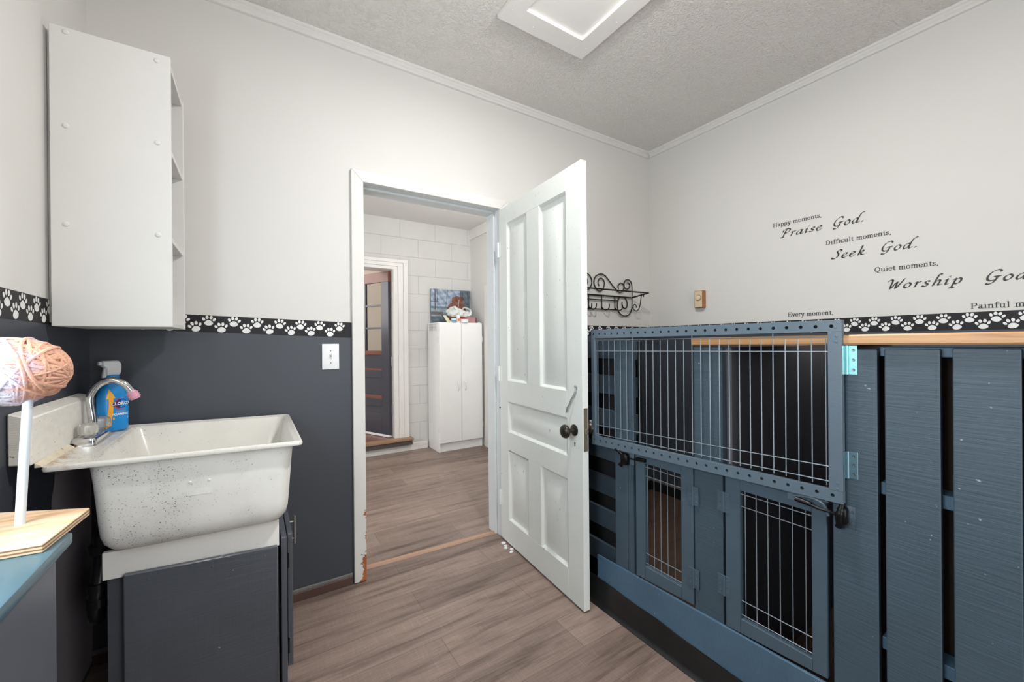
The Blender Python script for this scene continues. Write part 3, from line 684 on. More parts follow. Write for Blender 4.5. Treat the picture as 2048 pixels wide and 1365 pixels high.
def pen(mb, text, G, y0, y1, z, xh, slant, nib, ang, thin, track=0.0, sharp=False, full=None):
    """pen-drawn text on the right wall: starts at y0, ends at y1 (reading towards -Y)"""
    w = sum(G[c][0]+track for c in text) - track
    sx = (y0-y1)/w; cx = 0.0; ca, sa = math.cos(ang), math.sin(ang)
    nibc = [(nib/2*ca-thin/2*sa, nib/2*sa+thin/2*ca), (nib/2*ca+thin/2*sa, nib/2*sa-thin/2*ca), (-nib/2*ca+thin/2*sa, -nib/2*sa-thin/2*ca), (-nib/2*ca-thin/2*sa, -nib/2*sa+thin/2*ca)]
    k = 0
    for c in text:
        adv, strokes = G[c]
        for s in strokes:
            ps = s if (sharp and len(s) < 3) else smoothpts(s)
            for a, b in zip(ps, ps[1:]):
                P = [(a[0]+n[0], a[1]+n[1]) for n in nibc]+[(b[0]+n[0], b[1]+n[1]) for n in nibc]
                h_ = hull(P); k = (k+1) % 7
                mb.add([(XR-0.0008-0.00006*k, y0-(cx+x+slant*y)*sx, z+y*xh) for x, y in h_], [tuple(range(len(h_)))[::-1]])
        cx += adv+track
def lettering(label, bits):
    mb = MB()
    for a in bits: pen(mb, *a[:1], **a[1])
    tag(build('wall_lettering', mb, INK, smooth=0), label, 'wall lettering', 'vinyl lettering on the right wall')
sf = dict(G=SERIF, slant=0.0, nib=.24, ang=0.0, thin=.095, sharp=True, track=0.12)
sr = dict(G=SCRIPT, slant=0.28, nib=.25, ang=math.radians(38), thin=.075, track=0.22)
lettering('small black serif words reading Happy moments, topmost on the right wall', [('Happy moments,', dict(sf, y0=1.203, y1=0.952, z=1.876, xh=.0150))])
lettering('black script word Praise under Happy moments', [('Praise', dict(sr, y0=1.159, y1=0.955, z=1.805, xh=.0235))])
lettering('black script word God. right after the word Praise', [('God.', dict(sr, y0=0.905, y1=0.766, z=1.805, xh=.0245))])
lettering('small black serif words reading Difficult moments, on the right wall', [('Difficult moments,', dict(sf, y0=0.936, y1=0.661, z=1.714, xh=.0152))])
lettering('black script word Seek under Difficult moments', [('Seek', dict(sr, y0=0.908, y1=0.771, z=1.632, xh=.0235))])
lettering('black script word God. right after the word Seek', [('God.', dict(sr, y0=0.706, y1=0.568, z=1.631, xh=.0245))])
lettering('small black serif words reading Quiet moments, on the right wall', [('Quiet moments,', dict(sf, y0=0.728, y1=0.498, z=1.5335, xh=.0155))])
lettering('black script word Worship under Quiet moments', [('Worship', dict(sr, y0=0.683, y1=0.428, z=1.440, xh=.0245))])
lettering('black script word God. right after the word Worship, cut by the picture edge', [('God.', dict(sr, y0=0.361, y1=0.222, z=1.437, xh=.0245))])
lettering('small black serif words reading Painful moments, just above the paw border', [('Painful moments,', dict(sf, y0=0.401, y1=0.130, z=1.3235, xh=.0155))])
lettering('small black serif words reading Every moment, just above the kennel gate', [('Every moment,', dict(sf, y0=1.126, y1=0.902, z=1.328, xh=.0155))])

# ------------------------------------------------------------------ coat rack
def coat_rack():
    t = thing('coat_rack', 'black wrought iron coat rack with scrolls on the back wall', 'coat rack', (2.05, YB, 1.40))
    Y = 2.108; XM = 2.05; R1 = 0.0042
    def sm(ps, n=6): return smoothpts(ps, n)
    def mir(ps): return [(2*XM-x, z) for x, z in ps]
    def tb(mb, ps, y=Y, r=R1, smooth_=True): mb.tube([(x, y, z) for x, z in (sm(ps) if smooth_ else ps)], r, 7)
    fr = MB(); x0, x1 = 2*XM-2.487, 2.487
    fr.tube([(2*XM-2.46, Y, 1.522), (x0, 1.975, 1.546), (x1, 1.975, 1.546), (2.46, Y, 1.522)], 0.0055, 7)
    fr.tube([(2*XM-2.46, Y, 1.525), (2.46, Y, 1.522)], 0.0055, 7)
    build('shelf_rail', fr, RACKM, t)
    b = MB(); tb(b, [(2*XM-2.30, 1.491), (2.30, 1.491)], smooth_=False); tb(b, [(2*XM-2.31, 1.423), (2.31, 1.423)], smooth_=False)
    for x in (2.008, 2.136, 2.272, 2*XM-2.136, 2*XM-2.272): tb(b, [(x, 1.527), (x, 1.424)], smooth_=False)
    build('back_bars', b, RACKM, t)
    top = [(2.111,1.591),(2.101,1.611),(2.11,1.637),(2.13,1.648),(2.156,1.636),(2.165,1.608),(2.152,1.575),(2.122,1.554),(2.089,1.563),(2.064,1.595),(2.063,1.632),(2.087,1.663),(2.131,1.678),(2.172,1.669),(2.205,1.643),(2.25,1.603),(2.297,1.567),(2.328,1.554),(2.36,1.571),(2.372,1.6),(2.361,1.621),(2.339,1.626),(2.317,1.615),(2.307,1.598),(2.316,1.582)]
    topr = [(2.458,1.442),(2.46,1.498),(2.461,1.577),(2.458,1.622),(2.442,1.649),(2.414,1.658),(2.387,1.648),(2.373,1.622),(2.38,1.595),(2.404,1.585),(2.427,1.595),(2.435,1.615),(2.425,1.631),(2.408,1.634)]
    big = [(2.351,1.488),(2.349,1.466),(2.362,1.444),(2.386,1.438),(2.403,1.454),(2.403,1.49),(2.383,1.514),(2.347,1.522),(2.315,1.508),(2.299,1.474),(2.303,1.431),(2.326,1.396),(2.366,1.38),(2.406,1.383),(2.439,1.402),(2.458,1.442)]
    for ps in (top, topr, big):
        for q in (ps, mir(ps)):
            m = MB(); tb(m, q); build('scroll', m, RACKM, t)
    for x in (2.008, 2.136, 2.272, 2*XM-2.136, 2*XM-2.272):
        m = MB(); m.tube(smoothpts3([(x, Y, 1.441), (x+0.004, Y-0.012, 1.424), (x+0.016, Y-0.034, 1.416), (x+0.022, Y-0.050, 1.430), (x+0.022, Y-0.054, 1.458)]), R1, 7); build('hook', m, RACKM, t)
    side = [(2.002,1.517),(2.0,1.53),(2.014,1.535),(2.022,1.524),(2.028,1.492),(2.037,1.448),(2.053,1.424),(2.072,1.418),(2.094,1.43),(2.1,1.45),(2.088,1.468),(2.073,1.463),(2.068,1.442)]
    for x in (2.462, 2*XM-2.462):
        m = MB(); m.tube([(x, y, z) for y, z in sm(side)], 0.0036, 7); build('side_bracket', m, RACKM, t)
def smoothpts3(p, n=5):
    q = [p[0]]+list(p)+[p[-1]]; out = []
    for i in range(1, len(q)-2):
        for k in range(n):
            t = k/n; r = []
            for d in range(3):
                a, b, c, e = q[i-1][d], q[i][d], q[i+1][d], q[i+2][d]
                r.append(0.5*(2*b+(c-a)*t+(2*a-5*b+4*c-e)*t*t+(3*b-a-3*c+e)*t**3))
            out.append(tuple(r))
    out.append(tuple(p[-1])); return out
coat_rack()

# ------------------------------------------------------------------ laundry tub
def rrect(x0, x1, y0, y1, r, z, n=6):
    ps = []
    for cx, cy, a0 in ((x1-r, y1-r, 0), (x0+r, y1-r, 90), (x0+r, y0+r, 180), (x1-r, y0+r, 270)):
        for k in range(n+1):
            a = math.radians(a0+90*k/n); ps.append(Vector((cx+r*math.cos(a), cy+r*math.sin(a), z)))
    return ps
def tilt(v):   # the tub leans: left end a little higher
    return Vector((v.x, v.y, v.z + (0.135-v.x)*0.027 + (v.y-1.5)*0.004))
def tub():
    t = thing('laundry_tub', 'deep white enamelled laundry tub with worn speckled front', 'sink', (-0.16, 1.8, 0.60))
    zr = 0.872
    # rim: flat plate with a raised rolled lip and the bowl opening
    m = MB(); X0, X1, Y0, Y1 = -0.452, 0.138, 1.503, 2.092
    o = [rrect(X0, X1, Y0, Y1, 0.014, zr-0.012), rrect(X0-0.002, X1+0.002, Y0-0.002, Y1+0.002, 0.016, zr-0.006), rrect(X0, X1, Y0, Y1, 0.014, zr),
         rrect(X0+0.006, X1-0.006, Y0+0.006, Y1-0.006, 0.012, zr+0.002), rrect(X0+0.014, X1-0.014, Y0+0.014, Y1-0.014, 0.012, zr-0.002),
         rrect(-0.385, X1-0.022, Y0+0.020, Y1-0.022, 0.028, zr-0.004), rrect(-0.378, X1-0.028, Y0+0.026, Y1-0.028, 0.032, zr-0.014),
         rrect(-0.345, 0.088, 1.552, 2.040, 0.055, 0.70), rrect(-0.325, 0.070, 1.572, 2.02, 0.06, 0.645), rrect(-0.29, 0.03, 1.61, 1.98, 0.06, 0.632)]
    m.loft(o, cap=False); n = len(o[0]); b = len(m.v)-n; m.f.append([b+k for k in range(n)]); m.m.append(0)
    m.v = [tilt(v) for v in m.v]; build('basin', m, ENAMEL, t, smooth=40)
    # outside of the bowl
    m = MB()
    o = [rrect(-0.378, 0.114, 1.526, 2.075, 0.034, zr-0.010), rrect(-0.372, 0.109, 1.530, 2.070, 0.036, 0.80), rrect(-0.364, 0.101, 1.535, 2.064, 0.038, 0.68), rrect(-0.361, 0.098, 1.538, 2.060, 0.038, 0.648), rrect(-0.356, 0.093, 1.543, 2.055, 0.040, 0.626),
         rrect(-0.346, 0.083, 1.553, 2.045, 0.042, 0.609), rrect(-0.330, 0.067, 1.569, 2.03, 0.042, 0.599), rrect(-0.305, 0.042, 1.594, 2.005, 0.042, 0.595)]
    m.loft(o[::-1], cap=False); n = len(o[0]); m.f.append(list(range(n))[::-1]); m.m.append(0)
    m.v = [tilt(v) for v in m.v]; lbl(build('bowl_shell', m, ENAMELD, t, smooth=45), 'grey-speckled outer bowl')
    # small casting plate on the front with two bolts
    m = MB(); m.box((-0.168, 1.5318, 0.735), (-0.104, 1.545, 0.785), 0.002)
    for x in (-0.158, -0.113): m.lathe([(0.0045, 0), (0.004, 0.002), (0.001, 0.003)], (x, 1.5316, 0.778), (0, -1, 0), 8)
    m.v = [tilt(v) for v in m.v]; build('casting_mark', m, ENAMELD, t)
    m = MB(); m.lathe([(0.03, 0), (0.03, 0.003), (0.02, 0.004), (0.002, 0.002)], (-0.13, 1.8, 0.640), (0, 0, 1), 18); build('drain', m, CHROME, t)
tub()
sp_ = MB(); sp_.hexa([(XL+0.002, 1.505, 0.900), (-0.466, 1.500, 0.897), (-0.466, 1.985, 0.893), (XL+0.002, 1.985, 0.893), (XL+0.002, 1.505, 1.030), (-0.466, 1.500, 1.016), (-0.466, 1.985, 1.020), (XL+0.002, 1.985, 1.032)], 0.003)
bsp = tag(build('backsplash_board', sp_, SPLASH), 'thick white-painted wooden backsplash block behind the faucet', 'backsplash')
m = MB(); m.hexa([(-0.4659, 1.515, 0.8875), (-0.4525, 1.515, 0.8875), (-0.4525, 1.742, 0.8885), (-0.4659, 1.742, 0.8885), (-0.4659, 1.515, 0.8990), (-0.455, 1.515, 0.8915), (-0.455, 1.742, 0.8920), (-0.4659, 1.742, 0.8995)])
lbl(build('caulk', m, paint('caulk_rusty', L(222, 210, 188), 0.6, 0.10, 30, 0.5, 60, specks=L(164, 118, 74), spk=0.66), bsp), 'rust-stained bead of caulk')

def faucet():
    zb = 0.8890; t = thing('faucet', 'chrome gooseneck faucet with clear knobs and pink tip', 'faucet', (-0.435, 1.85, zb))
    M_ = Matrix.Translation(Vector((-0.436, 1.855, 0))) @ Matrix.Rotation(math.radians(0), 4, 'Z') @ Matrix.Translation(Vector((0.436, -1.855, 0)))
    m = MB()
    m.loft([rrect(-0.466, -0.410, 1.752, 1.958, 0.010, zb-0.002), rrect(-0.466, -0.410, 1.752, 1.958, 0.010, zb+0.012), rrect(-0.464, -0.412, 1.754, 1.956, 0.009, zb+0.020), rrect(-0.458, -0.418, 1.760, 1.950, 0.006, zb+0.024)])
    build('faucet_base', m, CHROME, t, smooth=30)
    m = MB(); P = [(-0.438, 1.85, zb+0.02), (-0.440, 1.85, 0.955), (-0.446, 1.85, 1.015), (-0.440, 1.85, 1.045), (-0.422, 1.85, 1.070), (-0.395, 1.85, 1.080), (-0.368, 1.85, 1.070), (-0.350, 1.85, 1.047), (-0.342, 1.85, 1.030)]
    m.tube(smoothpts3(P), 0.0105, 14); build('spout', m, CHROME, t, smooth=60)
    m = MB(); d = Vector((0.42, 0, -0.9)).normalized(); a = Vector((-0.347, 1.85, 1.040))
    m.tube([a, a+d*0.006, a+d*0.018, a+d*0.030], [0.0125, 0.0145, 0.0155, 0.0135], 12)
    for k in range(3):
        c = a + d*(0.008+0.008*k); u = Vector((0, 1, 0)); v = d.cross(u)
        m.tube([c + (u*math.cos(q)+v*math.sin(q))*0.0155 for q in [i*math.pi/6 for i in range(12)]], 0.0022, 5, closed=True)
    lbl(build('spout_tip', m, plain('pink_rubber', L(222, 164, 184), 0.5), t, smooth=50), 'pink rubber tip')
    cl = plain('clear_acrylic', L(240, 238, 232), 0.08, 0.0, **{'Transmission Weight': 0.75, 'IOR': 1.46})
    for y in (1.79, 1.915):
        m = MB(); m.lathe([(0.011, 0.0), (0.013, 0.006), (0.023, 0.009), (0.0255, 0.020), (0.025, 0.036), (0.021, 0.040), (0.013, 0.037), (0.001, 0.037)], (-0.436, y, zb+0.022), (0, 0, 1), 12)
        build('faucet_handle', m, cl, t, smooth=15)
faucet()
def text_mesh(mb, s, size, M_, mi, bold=0.0):
    c = bpy.data.curves.new('lettering', 'FONT'); c.body = s; c.size = size; c.align_x = 'CENTER'; c.align_y = 'CENTER'; c.offset = bold; c.resolution_u = 2
    o = bpy.data.objects.new('lettering', c); COL.objects.link(o)
    dg = bpy.context.evaluated_depsgraph_get(); me = bpy.data.meshes.new_from_object(o.evaluated_get(dg))
    mb.add([M_(v.co) for v in me.vertices], [list(p.vertices) for p in me.polygons], mi)
    bpy.data.objects.remove(o); bpy.data.curves.remove(c); bpy.data.meshes.remove(me)
def bottle():
    C0 = Vector((-0.424, 2.000, 0.8885)); RZ = math.radians(36)
    t = thing('spray_bottle', 'blue cleaning spray bottle with grey trigger standing behind the faucet', 'spray bottle', C0)
    M_ = Matrix.Translation(C0) @ Matrix.Rotation(RZ, 4, 'Z')
    secs = [(0.036, 0.022, 0.0), (0.041, 0.0265, 0.006), (0.0425, 0.028, 0.05), (0.0425, 0.028, 0.115), (0.040, 0.027, 0.135), (0.033, 0.024, 0.153), (0.022, 0.019, 0.168), (0.0165, 0.0165, 0.180), (0.0165, 0.0165, 0.188)]
    def rx(z):
        for (a, b, z0), (c, d, z1) in zip(secs, secs[1:]):
            if z0 <= z <= z1: k = (z-z0)/(z1-z0); return a+(c-a)*k, b+(d-b)*k
        return secs[-1][:2]
    N = 40
    def sup(a, rx_, ry_): 
        c, s = math.cos(a), math.sin(a); return rx_*math.copysign(abs(c)**0.7, c), ry_*math.copysign(abs(s)**0.7, s)
    m = MB(); zs = [s[2] for s in secs]; zz = sorted(set(zs+[0.02+0.006*k for k in range(24)]))
    rings = []
    for z in zz:
        a_, b_ = rx(z); rings.append([Vector((*sup(2*math.pi*k/N, a_, b_), z)) for k in range(N)])
    base = len(m.v); m.loft(rings)
    m.tf(M_); BL = plain('bottle_blue', L(28, 140, 214), 0.3); OR = plain('label_orange', L(244, 170, 40), 0.35)
    build('bottle_body', m, BL, t, smooth=60)
    def srf(x, z, out=0.0004):
        a_, b_ = rx(max(0, z)); q = min(0.98, abs(x)/a_); y = -b_*(1-q**(2/0.7))**(0.35)
        return M_ @ Vector((x, y-out, z))
    def patch(mb, poly, mi, out):
        mb.add([srf(x, z, out) for x, z in poly], [tuple(range(len(poly)))], mi)
    sh = MB()      # orange sash that ends in an arrow head at the shoulder
    def sash(z):
        mid = -0.0235 + 0.0075*math.sin((z-0.03)*22)
        wd = 0.0065 if z < 0.118 else (0.0125 if z < 0.1185 else 0.0125*(0.152-z)/0.0335)
        if z < 0.04: wd += 0.006*(0.04-z)/0.04
        return mid-wd, mid+wd
    zz2 = [0.004+0.003*k for k in range(38)]+[0.1179, 0.1184]+[0.121+0.003*k for k in range(11)]
    for z0, z1 in zip(zz2, zz2[1:]):
        a0, b0 = sash(z0); a1, b1 = sash(z1)
        for k in range(4):
            q = lambda a_, b_, t: a_+(b_-a_)*t
            sh.add([srf(q(a0, b0, k/4), z0, 0.0006), srf(q(a0, b0, (k+1)/4), z0, 0.0006), srf(q(a1, b1, (k+1)/4), z1, 0.0006), srf(q(a1, b1, k/4), z1, 0.0006)], [(0, 1, 2, 3)])
    lbl(build('label_sash', sh, OR, t, smooth=0), 'orange arrow-topped sash')
    lb = MB(); cx, cz = 0.012, 0.098
    patch(lb, [(cx-0.026, cz), (cx-0.008, cz+0.020), (cx+0.010, cz+0.020), (cx+0.026, cz), (cx+0.008, cz-0.020), (cx-0.010, cz-0.020)], 2, 0.0008)
    patch(lb, [(cx-0.022, cz), (cx-0.007, cz+0.016), (cx+0.009, cz+0.016), (cx+0.022, cz), (cx+0.007, cz-0.016), (cx-0.009, cz-0.016)], 3, 0.0012)
    patch(lb, [(cx-0.024, cz-0.007), (cx+0.024, cz-0.007), (cx+0.024, cz+0.007), (cx-0.024, cz+0.007)], 3, 0.0016)
    text_mesh(lb, 'CLOROX', 0.0145, lambda v: srf(cx+v.x*0.95, cz+v.y, 0.0022), 0, 0.0005)
    text_mesh(lb, 'CLEAN-UP', 0.0052, lambda v: srf(cx-0.004+v.x, 0.070+v.y, 0.0012), 1)
    text_mesh(lb, 'FOAMING', 0.0105, lambda v: srf(cx-0.002+v.x+0.2*v.y, 0.060+v.y, 0.0012), 0, 0.0003)
    patch(lb, [(cx-0.024, 0.042), (cx+0.022, 0.042), (cx+0.022, 0.050), (cx-0.024, 0.050)], 1, 0.0008)
    lbl(build('bottle_label', lb, [PLASTW, OR, plain('label_red', L(206, 40, 52), 0.35), plain('label_navy', L(30, 52, 120), 0.35)], t, smooth=0), 'white lettering and red-blue lozenge')
    m = MB(); m.lathe([(0.0185, 0.182), (0.0185, 0.196), (0.017, 0.200)], (0, 0, 0), seg=20); m.tf(M_); build('bottle_collar', m, BL, t)
    gp = plain('trigger_grey_plastic', L(214, 216, 218), 0.4)
    m = MB(); m.prism([(-0.020, -0.013, 0.200), (0.017, -0.013, 0.200), (0.022, -0.013, 0.215), (0.022, -0.013, 0.240), (0.014, -0.013, 0.252), (-0.030, -0.013, 0.252), (-0.031, -0.013, 0.234), (-0.020, -0.013, 0.226)], (0, 0.026, 0), bev=0.003)
    m.tf(M_); build('spray_head', m, gp, t)
    m = MB(); m.prism([(-0.022, -0.006, 0.232), (-0.010, -0.006, 0.230), (-0.014, -0.006, 0.206), (-0.020, -0.006, 0.192), (-0.029, -0.006, 0.192), (-0.026, -0.006, 0.212)], (0, 0.012, 0), bev=0.0015); m.tf(M_); build('trigger', m, gp, t)
    m = MB(); m.cyl((-0.030, 0, 0.243), (-0.038, 0, 0.243), 0.007, 12); m.tf(M_); build('nozzle', m, gp, t)
bottle()

# ------------------------------------------------------------------ cabinet under the tub
def sink_cabinet():
    t = thing('sink_cabinet', 'charcoal base cabinet with white apron carrying the laundry tub', 'cabinet', (-0.15, 1.82, 0))
    m = MB()
    m.box((-0.355, 1.607, 0.0), (-0.335, 2.06, 0.52)); m.box((-0.335, 2.04, 0.0), (0.075, 2.06, 0.52)); m.box((-0.335, 1.607, 0.0), (0.070, 1.622, 0.52))
    m.box((-0.335, 1.622, 0.07), (0.07, 2.04, 0.085))
    build('carcass', m, CABDK, t)
    m = MB(); m.hexa([(-0.362, 1.590, 0.528), (0.072, 1.590, 0.507), (0.072, 1.607, 0.507), (-0.362, 1.607, 0.528), (-0.362, 1.590, 0.606), (0.072, 1.590, 0.594), (0.072, 1.607, 0.594), (-0.362, 1.607, 0.606)], 0.0015)
    lbl(build('apron', m, APRON, t), 'worn white apron board')
    m = MB(); m.hexa([(-0.316, 1.572, 0.004), (0.059, 1.572, 0.004), (0.062, 1.588, 0.004), (-0.316, 1.588, 0.004), (-0.316, 1.572, 0.538), (0.068, 1.572, 0.514), (0.068, 1.588, 0.514), (-0.316, 1.588, 0.538)], 0.003)
    for x, z in ((-0.26, 0.510), (-0.16, 0.518), (-0.11, 0.500), (0.03, 0.492)): m.lathe([(0.0035, 0), (0.0025, 0.0012), (0.0005, 0.0014)], (x, 1.572, z), (0, -1, 0), 7)
    build('front_panel', m, CABDK, t)
    m = MB(); m.box((0.078, 1.607, 0.0), (0.096, 1.655, 0.525), 0.002); m.box((0.078, 1.655, 0.48), (0.096, 2.06, 0.525), 0.002); m.box((0.078, 2.03, 0.0), (0.096, 2.06, 0.48), 0.002); m.box((0.078, 1.655, 0.0), (0.096, 2.03, 0.05), 0.002)
    build('face_frame', m, LOWCAB, t)
    m = MB(); m.box((0.099, 1.632, 0.055), (0.115, 2.045, 0.522), 0.002); d = build('cabinet_door', m, CABDK, t)
    m = MB(); m.cyl((0.140, 1.87, 0.380), (0.140, 1.87, 0.493), 0.0055, 12)
    for z in (0.402, 0.470): m.cyl((0.115, 1.87, z), (0.138, 1.87, z), 0.004, 10)
    lbl(build('door_handle', m, plain('brushed_nickel', L(178, 176, 172), 0.3, 0.9), d, smooth=40), 'brushed nickel bar handle')
    for z in (0.13, 0.43):
        m = MB(); m.cyl((0.098, 1.628, z-0.024), (0.098, 1.628, z+0.024), 0.006, 10); m.box((0.096, 1.628, z-0.022), (0.099, 1.650, z+0.022)); build('door_hinge', m, BLACKM, t)
sink_cabinet()
# black drain pipe beside the cabinet
m = MB()
m.tube(smoothpts3([(-0.392, 1.725, 0.615), (-0.392, 1.722, 0.56), (-0.394, 1.715, 0.50), (-0.396, 1.70, 0.455), (-0.40, 1.70, 0.42), (-0.402, 1.71, 0.385), (-0.41, 1.75, 0.355), (-0.43, 1.85, 0.35), (-0.45, 1.98, 0.36), (-0.455, 2.112, 0.37)]), 0.021, 12)
for y, z, r in ((1.723, 0.575, 0.027), (1.702, 0.47, 0.0255), (1.701, 0.425, 0.027)): m.tube([(-0.396, y, z-0.012), (-0.396, y, z+0.012)], r, 12)
tag(build('drain_pipe', m, PIPEB, smooth=60), 'black plastic drain pipe running to the wall beside the sink cabinet', 'pipe')

# ------------------------------------------------------------------ low cabinet, plywood stand, yarn
lc = thing('low_cabinet', 'low charcoal cabinet with glossy slate top at the left edge', 'cabinet', (-0.38, 0.4, 0))
m = MB(); m.box((XL+0.003, -0.15, 0.0), (-0.260, 0.918, 0.879), 0.003); build('body', m, LOWCAB, lc)
m = MB(); m.box((XL+0.003, -0.16, 0.879), (-0.246, 0.936, 0.897), 0.004, seg=2); build('top', m, LOWTOP, lc)
ys = thing('yarn_stand', 'plywood offcut with a white dowel standing on the low cabinet', 'stand', (-0.35, 0.95, 0.897))
m = MB(); m.prism([(-0.258, 0.864, 0.8975), (-0.244, 1.008, 0.8975), (-0.455, 1.110, 0.8975), (-0.47, 0.884, 0.8975)], (0, 0, 0.0125), bev=0.001); build('base_board', m, PLY, ys, smooth=0)
m = MB(); m.tube([(-0.3175, 0.979, 0.9096), (-0.3105, 0.974, 1.02), (-0.3045, 0.970, 1.112), (-0.3005, 0.968, 1.19)], 0.0060, 18); build('dowel', m, paint('dowel_white', L(206, 213, 220), 0.35, 0.02), ys, smooth=60)
def yarn():
    c = Vector((-0.325, 0.985, 1.1575)); ax = Vector((0.95, 0.22, 0.05)).normalized()
    A, Bq = 0.064, 0.0530
    u = ax; v = Vector((0, 0, 1)); v = (v-u*v.dot(u)).normalized(); w_ = u.cross(v)
    m = MB()
    def S(a, b): return c + u*A*math.cos(a) + (v*math.cos(b)+w_*math.sin(b))*Bq*math.sin(a)
    def E(p, k=1.0): return c + u*p[0]*A*k + v*p[1]*Bq*k + w_*p[2]*Bq*k
    core = [[E((math.cos(a), math.sin(a)*math.cos(b), math.sin(a)*math.sin(b)), 0.935) for b in [2*math.pi*k/28 for k in range(28)]] for a in [0.05+(math.pi-0.1)*i/18 for i in range(19)]]
    m.loft(core)
    rng = random.Random(3)
    def loop(n, tw, r, k):
        n = Vector(n).normalized(); e1 = n.orthogonal().normalized(); e2 = n.cross(e1); pts = []
        for q in range(40):
            a = 2*math.pi*q/40; d = e1*math.cos(a)+e2*math.sin(a) + n*tw
            d = d.normalized(); pts.append(E(d, k*(1+0.012*math.sin(3*a+tw*9))))
        m.tube(pts, r, 6, closed=True)
    for i in range(60): loop((rng.gauss(0, 0.22), rng.gauss(0, 1), rng.gauss(0, 1)) if i % 4 == 3 else (rng.gauss(0, .12)+.12, 1, rng.gauss(0, 0.25)), rng.uniform(-1.1, 1.1), 0.0026, rng.uniform(0.945, 0.975))
    for i in range(30): loop((rng.gauss(0.5, 0.3), rng.gauss(0.6, 0.5), rng.gauss(0, 0.5)), rng.uniform(-0.6, 0.6), 0.0025, rng.uniform(0.985, 1.0))
    for n, tw in (((0.8, 0.4, 0.3), 0.25), ((0.75, -0.5, 0.2), 0.3), ((0.9, 0.1, -0.3), -0.1), ((0.6, 0.7, 0.1), 0.1), ((0.9, 0.2, 0.2), 0.55), ((0.75, 0.55, 0.4), -0.35), ((0.85, -0.3, 0.2), -0.5)): loop(n, tw, 0.0029, 1.02)
    mt, n, l, b = nt('variegated_yarn'); tc = n.new('ShaderNodeTexCoord'); sp = n.new('ShaderNodeSeparateXYZ'); l.new(tc.outputs['Object'], sp.inputs[0])
    ns = noise(n, l, coords(n, l, (6, 30, 30)), 1.5, 3, 0.5, 0.6)
    f = math_(n, l, 'ADD', math_(n, l, 'MULTIPLY', sp.outputs[0], 8.5), math_(n, l, 'ADD', math_(n, l, 'MULTIPLY', sp.outputs[2], 2.2), ns))
    col = ramp(n, l, math_(n, l, 'ADD', f, -0.24), [(0.32, L(214, 212, 220)), (0.46, L(206, 194, 208)), (0.55, L(204, 172, 176)), (0.66, L(214, 162, 140)), (0.85, L(216, 166, 140))])
    l.new(col, b.inputs['Base Color']); b.inputs['Roughness'].default_value = 0.9
    bump(n, l, b, noise(n, l, coords(n, l), 420, 2), 0.6, 0.002)
    tag(build('yarn_ball', m, mt, smooth=60), 'oblong ball of white and peach variegated yarn on a dowel', 'yarn')
yarn()

